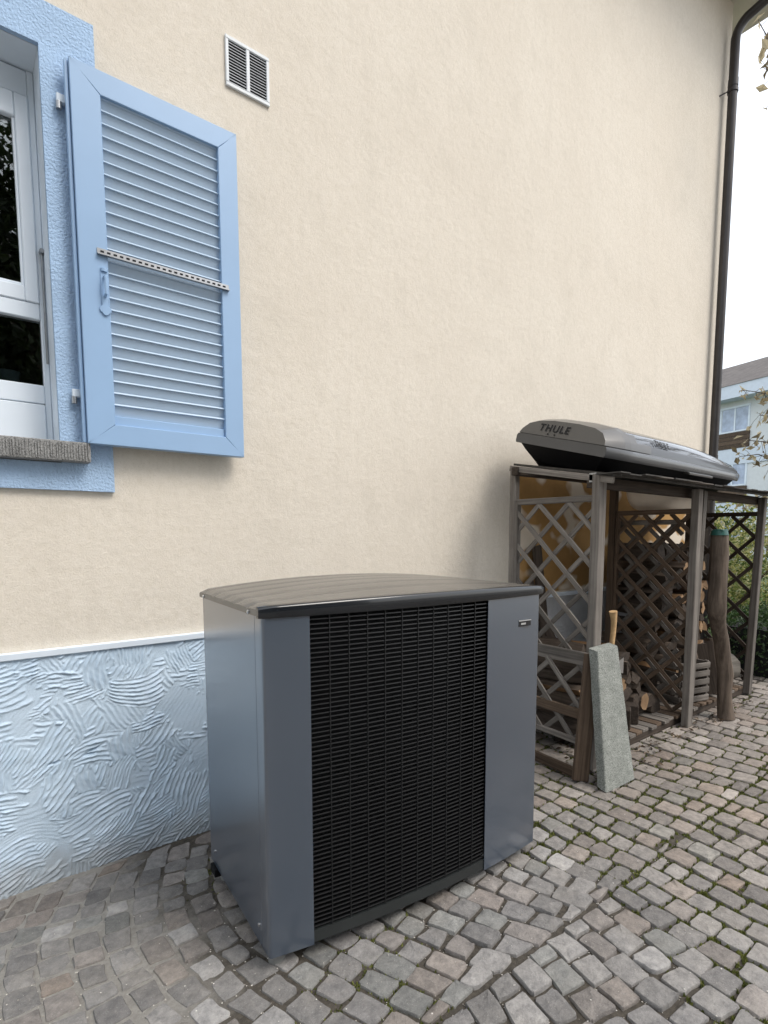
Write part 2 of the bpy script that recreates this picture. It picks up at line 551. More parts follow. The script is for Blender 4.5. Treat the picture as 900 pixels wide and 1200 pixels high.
# ------------------------------------------------------------------ ground
def sstep(a, b, x):
    t = min(1, max(0, (x - a) / (b - a)))
    return t * t * (3 - 2 * t)

def gz(x, y):
    """the paving dips a little towards the house wall on the left"""
    return -0.07 * (1 - sstep(0.05, 0.75, -y)) * (1 - sstep(1.2, 2.6, x)) + 0.006 * mnoise.noise(Vector((x * 1.1, y * 1.1, 3.3)))

ground = structure(obj('ground', MB().add([(-400, -400, -0.12), (400, -400, -0.12), (400, 400, -0.12), (-400, 400, -0.12)], [(0, 1, 2, 3)]), M['yard']))
structure(obj('lawn', MB().add([(7.0, -1.6, -0.116), (60, -1.6, -0.116), (60, 60, -0.116), (7.0, 60, -0.116)], [(0, 1, 2, 3)]), M['lawn']))

xs = np.linspace(-2.6, 8.6, 113)
ys = np.linspace(-5.2, -0.0, 53)
mb = MB().grid([[(float(x), float(y), gz(x, y) - 0.0125 + 0.0075 * (1 - sstep(0.5, 1.3, x + 0.25 * mnoise.noise(Vector((x * 3, y * 3, 1)))))) for x in xs] for y in ys])
courtyard = structure(obj('courtyard', mb, M['joint'], smooth='all'))

# setts: bands of segmental arcs, courses bowed towards the house end
PUMP = dict(px=0.6615, py=-1.0734, w=1.1675, d=0.6226, rot=-0.0786, zb=0.05)
def pump_world(u, v_, z):
    c, s_ = math.cos(PUMP['rot']), math.sin(PUMP['rot'])
    return (PUMP['px'] + u * c - v_ * s_, PUMP['py'] + u * s_ + v_ * c, z)

def behind_pump(x, y):
    """does the line from the camera to this ground point pass through the heat pump?"""
    c, s_ = math.cos(-PUMP['rot']), math.sin(-PUMP['rot'])
    for k in range(60):
        t = k / 59
        X, Y, Z = CAM.x + (x - CAM.x) * t - PUMP['px'], CAM.y + (y - CAM.y) * t - PUMP['py'], CAM.z * (1 - t)
        u, v_ = X * c - Y * s_, X * s_ + Y * c
        if 0 <= u <= PUMP['w'] and 0 <= v_ <= PUMP['d'] and 0.05 < Z < 1.1:
            return True
    return False

TINTS = [((0.205, 0.195, 0.185), 30), ((0.245, 0.235, 0.225), 26), ((0.17, 0.163, 0.16), 16), ((0.235, 0.20, 0.175), 16),
         ((0.25, 0.20, 0.16), 7), ((0.21, 0.162, 0.13), 4), ((0.33, 0.325, 0.32), 6), ((0.20, 0.21, 0.195), 9), ((0.22, 0.155, 0.105), 2)]
TW = sum(k for _, k in TINTS)
def tone(v, c):
    """pull the sett colours together: porphyry greys with a little red and ochre"""
    g = (c[0] + c[1] + c[2]) / 3
    return 1.13 * (0.42 * v + 0.58 * (0.6 * g + 0.4 * 0.218))

def pick_tint(x):
    r = random.random() * TW
    for c, k in TINTS:
        r -= k
        if r <= 0:
            break
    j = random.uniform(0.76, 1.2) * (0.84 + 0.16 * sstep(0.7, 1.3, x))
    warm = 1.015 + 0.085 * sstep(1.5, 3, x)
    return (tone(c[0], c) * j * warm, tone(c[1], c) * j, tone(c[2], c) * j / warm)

def sett(P, npts):
    """P: four corners (x, y) in order; returns verts, faces of one worn sett with its foot in the bed"""
    c = Vector((sum(p[0] for p in P) / 4, sum(p[1] for p in P) / 4))
    out = []
    per = npts // 4
    rc = random.uniform(0.04, 0.15)
    for i in range(4):
        A, B, Z = Vector(P[i]), Vector(P[(i + 1) % 4]), Vector(P[i - 1])
        ts = [rc * 0.45 if per > 2 else rc] + [rc + (1 - 2 * rc) * k / max(1, per - 2) for k in range(per - 1)]
        for q, t in enumerate(ts):
            p = A.lerp(B, t)
            if q == 0 and per > 2:
                p = p + (c - p) * (rc * 0.28)
            p = p + (p - c).normalized() * random.uniform(-0.0036, 0.0030)
            out.append(p)
    n = len(out)
    z = gz(c.x, c.y) + random.gauss(0, 0.0022)
    tx, ty = random.gauss(0, 0.022), random.gauss(0, 0.022)
    dome = random.uniform(0.0005, 0.0028)
    vs, fs = [], []
    rings = ((1.02, -0.04), (1.0, -0.0042), (0.955, -0.0006)) if npts > 8 else ((1.02, -0.04), (0.985, -0.002))
    for k, dz in rings:
        for p in out:
            q = c + (p - c) * k
            vs.append((q.x, q.y, z + dz + (tx * (q.x - c.x) + ty * (q.y - c.y)) + (random.gauss(0, 0.0007) if dz > -0.02 else 0)))
    if npts > 8:
        for p in out:
            q = c + (p - c) * 0.5
            vs.append((q.x, q.y, z + dome * 0.8 + tx * (q.x - c.x) + ty * (q.y - c.y) + random.gauss(0, 0.0005)))
    vs.append((c.x, c.y, z + dome))
    nr = len(vs) // n
    for r in range(nr - 1):
        for k in range(n):
            a, b = r * n + k, r * n + (k + 1) % n
            fs.append((a, b, b + n, a + n))
    t0 = (nr - 1) * n
    for k in range(n):
        fs.append((t0 + k, t0 + (k + 1) % n, len(vs) - 1))
    return vs, fs, c, out

setts = []
YB = [(-0.02, -1.5, -0.8), (-1.5, -2.95, -2.2), (-2.95, -4.4, -3.65)]
for bi, (yt, yb_, yc) in enumerate(YB):
    x = -3.2 + 0.03 * bi
    ci = 0
    while x < 7.9:
        s0 = 0.094 + 0.020 * sstep(0.6, 2.2, x) + 0.03 * sstep(2.2, 3.4, x)
        if random.random() < 0.12:
            s0 *= random.uniform(0.86, 1.12)
        kk_ = (0.33 if bi == 0 else 0.22) * (1 - 0.8 * sstep(1.2, 2.3, x))
        cx = lambda yy, xx: xx + kk_ * (yy - yc) ** 2 + 0.05 * (yy + 1.5) * sstep(1.2, 2.3, x) + 0.012 * math.sin(yy * 5 + xx * 3)
        # cross joints stand square to the bowed course, except against the band edges
        skew = lambda yy: 2 * kk_ * (yy - yc) * s0 * 0.9 * (1 - min(1, abs(yy - yc) / 0.74) ** 4)
        y = yt
        first = True
        while y > yb_ + 0.035:
            L = random.uniform(0.080, 0.118) * (0.55 if first and ci % 2 else 1)
            first = False
            if y - L < yb_ + 0.03:
                L = y - yb_
            fr_ = sstep(1.2, 2.2, x)
            g = 0.0052 - 0.001 * fr_ + 0.0045 * random.random() ** 2
            ge = 0.0055 + 0.006 * random.random() ** 2 + 0.003 * fr_
            ya, yb2 = y - g, y - L + g
            j = lambda: random.gauss(0, 0.0042)
            P = [(cx(ya, x) + ge + j(), ya + j()), (cx(yb2, x) + ge + j(), yb2 + j()),
                 (cx(yb2, x + s0) - ge + j(), yb2 - skew(yb2) + j()), (cx(ya, x + s0) - ge + j(), ya - skew(ya) + j())]
            y -= L
            mx, my = sum(p[0] for p in P) / 4, sum(p[1] for p in P) / 4
            if not (-2.3 < mx < 8.3):
                continue
            if max(p[1] for p in P) > -0.05:
                P = [(a, min(b, -0.035 - 0.01 * random.random())) for a, b in P]
                if max(p[1] for p in P) - min(p[1] for p in P) < 0.035:
                    continue
            if random.random() < 0.0:
                continue
            pp = [project((a, b, 0)) for a, b in P]
            area = 0.0
            if all(pp):
                cxp, cyp = sum(p[0] for p in pp) / 4, sum(p[1] for p in pp) / 4
                if -25 < cxp < 925 and -25 < cyp < 1225 and not behind_pump(mx, my):
                    area = abs(sum(pp[i][0] * pp[(i + 1) % 4][1] - pp[(i + 1) % 4][0] * pp[i][1] for i in range(4))) / 2
            setts.append((area, P))
        x += s0
        ci += 1
setts.sort(key=lambda a: -a[0])

def tinted(me, cols):
    a = me.color_attributes.new('tint', 'FLOAT_COLOR', 'POINT')
    a.data.foreach_set('color', np.asarray(cols, dtype=np.float32).ravel())

outlines = []
rest = MB(); rest_c = []
for i, (area, P) in enumerate(setts):
    big = area > 60
    vs, fs, c, out = sett(P, 16 if big else 8)
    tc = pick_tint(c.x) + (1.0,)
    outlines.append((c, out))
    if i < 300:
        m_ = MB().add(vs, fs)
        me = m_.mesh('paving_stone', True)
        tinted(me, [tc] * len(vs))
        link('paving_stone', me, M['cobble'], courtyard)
    else:
        rest.add(vs, fs)
        rest_c += [tc] * len(vs)
me = rest.mesh('paving_stones', True)
tinted(me, rest_c)
o = link('paving_stones', me, M['cobble'], courtyard)
o['kind'] = 'stuff'

# moss, grit and leaf litter in the joints
moss, grit = MB(), MB()
for c, out in outlines:
    if not (0.0 < c.x < 6.2 and -3.2 < c.y < -0.3):
        continue
    mv = mnoise.noise(Vector((c.x * 1.7, c.y * 1.7, 9.1))) + 0.55 * sstep(1.1, 2.2, c.x) - 0.22 - 0.25 * sstep(3.4, 4.6, c.x)
    nm = int(max(0, mv + 0.06) * 190)
    for _ in range(nm):
        p = random.choice(out)
        p = p + (p - c).normalized() * random.uniform(0.0005, 0.008) + Vector((random.gauss(0, 0.004), random.gauss(0, 0.004)))
        z = gz(p.x, p.y) - 0.0120
        a = random.uniform(0, 6.28); r = random.uniform(0.003, 0.007); h = random.uniform(0.006, 0.0145)
        q = [(p.x + r * math.cos(a + k * 2.09), p.y + r * math.sin(a + k * 2.09), z) for k in range(3)]
        moss.add(q + [(p.x + random.gauss(0, .002), p.y + random.gauss(0, .002), z + h)], [(0, 1, 3), (1, 2, 3), (2, 0, 3)])
    ng = np.random.RandomState(int(abs(c.x * 991 + c.y * 331))).poisson(5.5 if (c.x < 2.4 and c.y < -0.7) else 1.2)
    for _ in range(ng):
        if random.random() < 0.8:
            p = random.choice(out); p = p + (p - c).normalized() * random.uniform(0.0, 0.009); z = gz(p.x, p.y) - 0.010 + 0.006 * (1 - sstep(0.5, 1.3, p.x))
        else:
            p = c + (random.choice(out) - c) * random.random(); z = gz(p.x, p.y) + 0.002
        r = random.uniform(0.0012, 0.0032)
        a = random.uniform(0, 3)
        grit.add([(p.x + r * math.cos(a), p.y + r * math.sin(a), z), (p.x - r * math.sin(a), p.y + r * math.cos(a), z + .001),
                  (p.x - r * math.cos(a), p.y - r * math.sin(a), z), (p.x + r * math.sin(a), p.y - r * math.cos(a), z + .001), (p.x, p.y, z + r * 0.9)],
                 [(0, 1, 4), (1, 2, 4), (2, 3, 4), (3, 0, 4)])
tag(obj('moss', moss, M['mossleaf']), 'green moss growing in the joints of the cobbled yard', 'moss', kind='stuff')
tag(obj('grit', grit, M['crumb']), 'pale grit scattered in the joints between cobbles', 'grit', kind='stuff')

def leaf_quads(mb, pts, size, up=0.0, fold=0.25):
    for p in pts:
        n = Vector((random.gauss(0, 1), random.gauss(0, 1), random.gauss(0, 1) + up)).normalized()
        u = n.orthogonal().normalized()
        u.rotate(Matrix.Rotation(random.uniform(0, 6.28), 3, n))
        v_ = n.cross(u)
        s_ = size * random.uniform(0.6, 1.3)
        p = Vector(p)
        k = n * s_ * fold
        mb.add([p - u * s_, p - v_ * s_ * 0.5 + k, p + u * s_, p + v_ * s_ * 0.5 + k, ], [(0, 1, 2), (0, 2, 3)])

litter = MB()
lp = []
for _ in range(150):
    x_ = random.uniform(2.6, 5.0)
    y_ = -0.86 - abs(random.gauss(0, 0.09))
    lp.append((x_, y_, gz(x_, y_) + 0.006))
for _ in range(60):
    x_, y_ = random.uniform(2.55, 3.0), random.uniform(-1.0, -0.5)
    lp.append((x_, y_, gz(x_, y_) + 0.006))
leaf_quads(litter, lp, 0.017, up=3.0, fold=0.3)
tag(obj('leaf_litter', litter, M['fallen']), 'brown dead leaves blown against the front of the woodshed', 'leaves', kind='stuff')

# ------------------------------------------------------------------ house
house = thing('house', 'cream rendered house with pale blue combed plinth, shutter and dark downpipe', 'house', (0, 0, 0))
X0, X1, ZT, ZP = -3.0, 6.28, 6.50, 0.8676
WX0, WX1, WZ0, WZ1 = -0.75, 0.325, 1.69, 3.12     # window opening
wl = MB()
wl.box(X0, 0, 0.4, WX0, 0.3, ZT)
wl.box(WX1, 0, 0.4, X1, 0.3, ZT)
wl.box(WX0, 0, 0.4, WX1, 0.3, WZ0 - 0.02)
wl.box(WX0, 0, WZ1, WX1, 0.3, ZT)
obj('wall', wl, M['render'], house)
bx('side_wall', M['render'], house, X1 - 0.3, 0.302, -0.1, X1 - 0.003, 8, ZT)
bx('bare_render', M['ochre'], house, 3.12, -0.004, 0.895, 5.85, 0.02, 1.80)

# combed plaster plinth: fans of trowel ridges laid over each other
def comb_heights(nx, nz, st):
    H = np.zeros((nz, nx))
    zz, xx = np.mgrid[0:nz, 0:nx] * st
    n = int(nx * nz * st * st * 230)
    for _ in range(n):
        cx_, cz_ = NR.uniform(-0.05, nx * st + .05), NR.uniform(-0.05, nz * st + .05)
        a = NR.choice([NR.uniform(0.25, 1.5), NR.uniform(0.9, 2.2), NR.uniform(-0.2, 0.4), NR.uniform(0.4, 1.2)])
        ln, wd = NR.uniform(0.06, 0.12), NR.uniform(0.04, 0.07)
        cv = NR.uniform(-2.8, 2.8); fan = NR.uniform(-2.5, 2.5)
        r = 0.17
        i0, i1 = max(0, int((cz_ - r) / st)), min(nz, int((cz_ + r) / st) + 1)
        k0, k1 = max(0, int((cx_ - r) / st)), min(nx, int((cx_ + r) / st) + 1)
        if i1 <= i0 or k1 <= k0:
            continue
        dx, dz = xx[i0:i1, k0:k1] - cx_, zz[i0:i1, k0:k1] - cz_
        t_ = dx * math.cos(a) + dz * math.sin(a)
        s_ = -dx * math.sin(a) + dz * math.cos(a) - cv * t_ ** 2
        s_ = s_ / (1 + fan * t_)
        per = NR.uniform(0.013, 0.024)
        amp = NR.uniform(0.007, 0.0135)
        sd_ = NR.uniform(0, 50)
        s_ = s_ + 0.0022 * np.sin(t_ * NR.uniform(25, 60) + sd_) + 0.0009 * np.sin(t_ * 190 + s_ * 120 + sd_)
        ph = s_ / per
        k_ = np.floor(ph)
        hsh = np.mod(np.sin(k_ * 12.9898 + sd_) * 43758.5453, 1.0)
        fr_ = ph - k_
        edge = NR.uniform(0.25, 0.6)
        rid = np.where(fr_ < edge, fr_ / edge, (1 - fr_) / (1 - edge)) ** 1.35 * (0.5 + 0.5 * hsh)
        wob = 0.72 + 0.28 * np.sin(t_ * 70 + hsh * 30)
        lend = ln * (0.72 + 0.36 * np.mod(hsh * 7.13, 1.0))
        mask = np.clip((lend - np.abs(t_)) / 0.012, 0, 1) * np.clip((wd - np.abs(s_)) / 0.003, 0, 1)
        new = rid * amp * wob * (1 if NR.rand() > 0.08 else 0.2)
        H[i0:i1, k0:k1] = H[i0:i1, k0:k1] * (1 - mask) + new * mask
    return H

def plinth_part(x0, x1, z0, z1, st):
    nx, nz = int((x1 - x0) / st) + 1, int((z1 - z0) / st) + 1
    H = comb_heights(nx, nz, st)
    for it in range(1):
        H[1:-1, 1:-1] = (H[1:-1, 1:-1] * 12 + H[:-2, 1:-1] + H[2:, 1:-1] + H[1:-1, :-2] + H[1:-1, 2:]) / 16
    for (gx_, gz_, gl_, ga_) in ((0.385, 0.441, 0.05, 0.35), (0.37, 0.425, 0.035, 0.1), (0.24, 0.418, 0.03, 0.1)):
        X_, Z_ = x0 + np.arange(nx) * st - gx_, (z0 + np.arange(nz) * st - gz_)[:, None]
        t_, s_ = X_ * math.cos(ga_) + Z_ * math.sin(ga_), -X_ * math.sin(ga_) + Z_ * math.cos(ga_)
        H -= 0.016 * np.clip(1 - np.abs(t_) / gl_, 0, 1) * np.clip(1 - np.abs(s_) / 0.006, 0, 1)
    lump = np.array([[mnoise.noise(Vector(((x0 + k * st) * 6, i * st * 6, 0))) for k in range(nx)] for i in range(nz)]) * 0.003
    zz, xx = np.mgrid[0:nz, 0:nx] * st
    co = np.stack([x0 + xx, -0.016 - H - lump, z0 + zz], -1).reshape(-1, 3)
    idx = np.arange(nx * nz).reshape(nz, nx)
    fq = np.stack([idx[:-1, :-1], idx[:-1, 1:], idx[1:, 1:], idx[1:, :-1]], -1).reshape(-1, 4)
    me = bpy.data.meshes.new('plinth')
    me.vertices.add(len(co)); me.vertices.foreach_set('co', co.ravel())
    me.loops.add(fq.size); me.loops.foreach_set('vertex_index', fq.ravel().astype(np.int32))
    me.polygons.add(len(fq)); me.polygons.foreach_set('loop_start', np.arange(0, fq.size, 4, dtype=np.int32))
    me.update(calc_edges=True)
    me.validate()
    me.polygons.foreach_set('use_smooth', [True] * len(me.polygons))
    return me
link('plinth', plinth_part(-0.3, 1.1, -0.12, ZP - 0.012, 0.003), M['plinth'], house)
link('plinth', plinth_part(1.1, 2.7, -0.12, ZP - 0.012, 0.0065), M['plinth'], house)
link('plinth', plinth_part(2.7, X1, -0.12, ZP - 0.012, 0.0065), M['bareplinth'], house)
bx('plinth', M['plinth'], house, X0, -0.018, -0.12, -0.3, 0.3, ZP - 0.012)
bx('plinth_core', M['plinth'], house, X0 + 0.01, -0.003, -0.12, X1 - 0.01, 0.29, 0.4)
bx('plinth_cap', M['cap'], house, X0, -0.030, ZP - 0.012, X1 + 0.002, 0.0, ZP + 0.016, 0.003)

# roof overhang, gutter, downpipe
bx('soffit', M['soffit'], house, X0, -0.62, ZT, X1 + 0.42, 8, ZT + 0.03)
sl = MB()
sl.add([(X0, -0.66, ZT + 0.032), (X1 + 0.46, -0.66, ZT + 0.032), (X1 + 0.46, 4.2, ZT + 2.9), (X0, 4.2, ZT + 2.9),
        (X0, -0.66, ZT + 0.17), (X1 + 0.46, -0.66, ZT + 0.17), (X1 + 0.46, 4.2, ZT + 3.04), (X0, 4.2, ZT + 3.04)],
       [(3, 2, 1, 0), (4, 5, 6, 7), (0, 1, 5, 4), (1, 2, 6, 5), (2, 3, 7, 6), (3, 0, 4, 7)])
obj('roof', sl, M['tiles'], house)
gt = MB()
prof = [(-0.655 - 0.065 + 0.065 * math.cos(a), ZT + 0.09 + 0.065 * math.sin(a)) for a in [math.pi + k * math.pi / 10 for k in range(11)]]
prof2 = [(-0.72 + 0.060 * math.cos(a), ZT + 0.09 + 0.060 * math.sin(a)) for a in [2 * math.pi - k * math.pi / 10 for k in range(11)]]
pr = prof + prof2
gt.grid([[(x_, p[0], p[1]) for p in pr] for x_ in (X0, X1 + 0.44)], close=True)
n_ = len(gt.v) // 2
gt.add(gt.v[n_:], [tuple(range(n_))])
obj('gutter', gt, M['pipe'], house, smooth=True)
PX, PY = 6.165, -0.08
dp = MB()
pts = [(PX, PY, -0.02), (PX, PY, 2.0), (PX, PY, 4.0), (PX, PY, 6.06)]
for k in range(1, 7):
    a = k / 6 * R(52)
    pts.append((PX + 0.10 * (1 - math.cos(a)) * 0.6, PY - 0.22 * (1 - math.cos(a)), 6.06 + 0.22 * math.sin(a)))
pts += [(PX + 0.10, -0.40, 6.36), (PX + 0.14, -0.60, 6.46), (PX + 0.15, -0.69, 6.50), (PX + 0.15, -0.72, 6.56)]
dp.tube(pts, 0.041, 16)
pipe = obj('downpipe', dp, M['pipe'], house, smooth=True)
for z_ in (2.02, 5.6):
    b_ = MB().tube([(PX, PY, z_), (PX, PY, z_ + 0.03)], 0.048, 16).tube([(PX - 0.03, PY + 0.03, z_ + 0.015), (PX - 0.10, -0.001, z_ - 0.03)], 0.006, 6)
    obj('pipe_clip', b_, M['pipe'], pipe, smooth=True)
    obj('pipe_socket', MB().tube([(PX, PY, z_ + 0.05), (PX, PY, z_ + 0.12)], 0.045, 16), M['pipe'], pipe, smooth=True)

# window surround
sr = MB()
SX1, SZ0, SZ1, SY = 0.5113, 1.5074, 3.2744, -0.02
pl_ = [(-0.95, SZ0), (SX1, SZ0), (SX1, SZ1), (-0.95, SZ1), (-0.95, WZ1), (WX1, WZ1), (WX1, 1.612), (-0.95, 1.612)]
sr.add([(a, SY, b) for a, b in pl_] + [(a, 0.001, b) for a, b in pl_], [tuple(range(8))] + [(i, i + 8, (i + 1) % 8 + 8, (i + 1) % 8) for i in range(8)])
obj('window_surround', sr, M['trim'], house)
rv = MB()
rv.box(WX1 - 0.0012, 0.0015, WZ0, WX1 + 0.05, 0.20, WZ1 + 0.03)
rv.box(WX0, 0.0015, WZ1 - 0.0012, WX1 - 0.0014, 0.20, WZ1 + 0.03)
obj('window_reveal', rv, M['cap'], house)
sillo = MB()
sillo.box(-0.95, -0.075, 1.615, 0.42, 0.13, 1.69, 0.003)
sl_ = obj('window_sill', sillo, M['sill'], house)
gv = MB()
for k in range(105):
    x_ = -0.60 + k * 0.0097 + random.uniform(-.0015, .0015)
    gv.box(x_, -0.0765 - random.uniform(0, .003), 1.617 + random.uniform(0, .012), x_ + random.uniform(0.003, 0.006), -0.074, 1.688 - random.uniform(0, .012))
obj('tooled_ridges', gv, M['sill'], sl_)

win = bpy.data.objects.new('window', None); COL.objects.link(win); win.parent = house
WY = 0.145
# fixed outer frame, upper casement, lower fixed light, bottom panel
fr = MB()
fr.box(0.3006, WY, WZ0, WX1 - 0.002, WY + 0.07, WZ1 - 0.002, 0.003)
fr.box(WX0, WY + 0.001, 3.02, 0.3000, WY + 0.07, WZ1 - 0.006, 0.003)
obj('frame', fr, M['pvc'], win)
sh = MB()
sh.box(0.254, WY - 0.008, 2.252, 0.3000, WY + 0.05, 3.018, 0.004)
sh.box(WX0, WY - 0.007, 2.93, 0.2535, WY + 0.05, 3.0175, 0.004)
sh.box(WX0, WY - 0.007, 2.252, 0.2535, WY + 0.05, 2.310, 0.004)
sh.box(0.244, WY + 0.002, 2.311, 0.2538, WY + 0.03, 2.929, 0.002)
sh.box(WX0, WY + 0.0025, 2.311, 0.2438, WY + 0.03, 2.322, 0.002)
obj('casement', sh, M['pvc'], win)
bx('pane', M['glass'], win, WX0, WY + 0.018, 2.31, 0.252, WY + 0.022, 2.93)
lo = MB()
lo.box(WX0, WY - 0.003, 2.190, 0.3000, WY + 0.05, 2.2505, 0.003)
lo.box(WX0, WY - 0.003, 1.862, 0.3000, WY + 0.05, 1.935, 0.003)
obj('transom', lo, M['pvc'], win)
bx('pane', M['glass'], win, WX0, WY + 0.020, 1.936, 0.2995, WY + 0.024, 2.189)
bx('bottom_panel', M['pvc'], win, WX0, WY - 0.006, 1.692, 0.2995, WY + 0.05, 1.858, 0.003)
rod = MB().tube([(0.316, WY - 0.014, 2.44), (0.316, WY - 0.014, 2.02)], 0.0045, 8)
rod.tube([(0.316, WY - 0.002, 2.45), (0.316, WY - 0.03, 2.45)], 0.009, 8)
obj('stay_rod', rod, M['alu'], win, smooth=True)
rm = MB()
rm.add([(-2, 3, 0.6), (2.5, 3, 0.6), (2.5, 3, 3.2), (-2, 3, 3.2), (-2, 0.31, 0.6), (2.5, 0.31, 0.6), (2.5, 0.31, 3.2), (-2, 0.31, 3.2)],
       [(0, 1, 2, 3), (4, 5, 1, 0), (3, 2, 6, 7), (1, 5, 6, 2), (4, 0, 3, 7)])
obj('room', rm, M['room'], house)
pot = MB()
pot.tube([(0.19, 0.27, 1.93), (0.19, 0.27, 1.99), (0.19, 0.27, 2.0)], [0.03, 0.042, 0.044], 14)
tag(obj('flower_pot', pot, M['pot'], smooth=True), 'small grey-blue pot on the inner sill behind the lower pane', 'pot')
bx('inner_sill', M['room'], house, WX0, 0.19, 1.90, 0.32, 0.36, 1.928)

# shutter, folded open against the wall
shut = bpy.data.objects.new('shutter', None); COL.objects.link(shut); shut.parent = house
HX0, HX1, HZ0, HZ1, HY0, HY1 = 0.411, 1.0525, 1.688, 3.078, -0.085, -0.046
IX0, IX1, IZ0, IZ1 = 0.512, 0.968, 1.770, 2.990
fm = MB()
def mitred(mb, inner_l, inner_r, inner_b, inner_t):
    o4 = [(HX0, HZ0), (HX1, HZ0), (HX1, HZ1), (HX0, HZ1)]
    i4 = [(inner_l, inner_b), (inner_r, inner_b), (inner_r, inner_t), (inner_l, inner_t)]
    return o4, i4
o4, i4 = mitred(fm, IX0, IX1, IZ0, IZ1)
g_ = 0.0007
for k in range(4):
    a, b, c_, d_ = o4[k], o4[(k + 1) % 4], i4[(k + 1) % 4], i4[k]
    ctr = ((a[0] + b[0] + c_[0] + d_[0]) / 4, (a[1] + b[1] + c_[1] + d_[1]) / 4)
    quad = []
    for p in (a, b, c_, d_):
        along = Vector((b[0] - a[0], b[1] - a[1])).normalized()
        sgn = -1 if (Vector(p) - Vector(ctr)).dot(along) > 0 else 1
        quad.append((p[0] + along.x * g_ * sgn, p[1] + along.y * g_ * sgn))
    fb = 0.002
    cin = [(q[0] + (ctr[0] - q[0]) * 0.0, q[1]) for q in quad]
    rail = MB()
    n4 = 4
    lo_ = [(q[0], HY1, q[1]) for q in quad]
    hi_ = [(q[0], HY0 + fb, q[1]) for q in quad]
    # small chamfer towards the face
    nx_ = Vector((-(b[1] - a[1]), b[0] - a[0])).normalized()
    top = []
    for qi, q in enumerate(quad):
        s_ = fb if qi < 2 else -fb
        top.append((q[0] + nx_.x * s_, HY0, q[1] + nx_.y * s_))
    rail.add(lo_ + hi_ + top, [(0, 1, 2, 3)] + [(i, i + 4, (i + 1) % 4 + 4, (i + 1) % 4) for i in range(4)] +
             [(i + 4, i + 8, (i + 1) % 4 + 8, (i + 1) % 4 + 4) for i in range(4)] + [(11, 10, 9, 8)])
    obj('rail' if k % 2 == 0 else 'stile', rail, M['shutter'], shut)
bx('hinge_edge', M['shutter'], shut, HX0 - 0.014, -0.070, HZ0 + 0.004, HX0 - 0.002, -0.048, HZ1 - 0.004, 0.002)
bx('bottom_fillet', M['shutter'], shut, IX0, -0.072, IZ0, IX1, -0.05, IZ0 + 0.036, 0.002)
NS = 26
zs0, zs1 = IZ0 + 0.037, IZ1 + 0.002
pit = (zs1 - zs0) / NS
sm = MB()
L_ = IX1 - IX0
sp = [(0.009, -0.004), (-0.004, pit - 0.006), (-0.0095, pit - 0.0055), (-0.0125, pit - 0.004), (-0.0085, pit + 0.0025), (-0.003, pit + 0.003), (0.012, 0.0)]
sm.grid([[(0, a, b) for a, b in sp], [(L_, a, b) for a, b in sp]], close=True)
sme = sm.mesh('slat')
for k in range(NS):
    link('slat', sme, M['slat'], shut, Matrix.Translation((IX0, -0.062, zs0 + k * pit)))
br = MB()
br.box(0.474, -0.101, 2.404, 0.998, -0.0865, 2.409)
br.box(0.474, -0.0885, 2.4092, 0.998, -0.0862, 2.43)
bo = obj('locking_bar', br, M['alu'], shut)
hm = MB().box(-0.006, -0.0014, -0.003, 0.006, 0.0006, 0.003).mesh('slot')
for k in range(22):
    link('slot', hm, M['darkhole'], bo, Matrix.Translation((0.492 + k * 0.0231, -0.0887, 2.4195)))
hd = MB()
hd.box(0.482, -0.0897, 2.20, 0.508, -0.0852, 2.345, 0.002)
hd.tube([(0.495, -0.087, 2.345), (0.495, -0.087, 2.357)], 0.012, 10)
hd.tube([(0.488, -0.0909, 2.205), (0.488, -0.0855, 2.205)], 0.014, 10).tube([(0.502, -0.0915, 2.205), (0.502, -0.0855, 2.205)], 0.014, 10)
hd.tube([(0.495, -0.0921, 2.195), (0.495, -0.0855, 2.195)], 0.012, 10)
hd.tube([(0.495, -0.09, 2.325), (0.495, -0.112, 2.322), (0.495, -0.113, 2.29), (0.495, -0.112, 2.258), (0.495, -0.09, 2.255)], 0.0055, 8)
obj('handle', hd, M['shutter'], shut, smooth=True)
for z_ in (1.858, 2.925):
    pn = MB()
    pn.tube([(0.378, -0.036, z_ - 0.016), (0.378, -0.036, z_ + 0.010)], 0.0095, 12)
    hp_ = obj('hinge_pin', pn, M['alu'], house, smooth=True)
    bx('hinge_plate', M['cap'], hp_, 0.372, -0.040, z_ + 0.0105, 0.410, -0.0195, z_ + 0.040, 0.002)

# wall vent
vt = MB()
VX0, VX1, VZ0, VZ1 = 1.045, 1.255, 3.322, 3.531
for a in ((VX0, VZ0, VX1, VZ0 + 0.016), (VX0, VZ1 - 0.016, VX1, VZ1), (VX0, VZ0 + 0.0165, VX0 + 0.014, VZ1 - 0.0165), (VX1 - 0.014, VZ0 + 0.0165, VX1, VZ1 - 0.0165),
          ((VX0 + VX1) / 2 - 0.008, VZ0 + 0.0165, (VX0 + VX1) / 2 + 0.008, VZ1 - 0.0165)):
    vt.box(a[0], -0.012, a[1], a[2], 0.0, a[3], 0.002)
vent = obj('wall_vent', vt, M['vent'], house)
bx('backing', M['darkhole'], vent, VX0 + 0.01, -0.004, VZ0 + 0.01, VX1 - 0.01, -0.001, VZ1 - 0.01)
lm = MB().add([(0, -0.010, 0), (0.083, -0.010, 0), (0.083, -0.0045, 0.006), (0, -0.0045, 0.006), (0, -0.0085, -0.001), (0.083, -0.0085, -0.001), (0.083, -0.0040, 0.0045), (0, -0.0040, 0.0045)],
              [(0, 1, 2, 3), (7, 6, 5, 4), (4, 5, 1, 0), (1, 5, 6, 2), (3, 2, 6, 7), (0, 3, 7, 4)]).mesh('louvre')
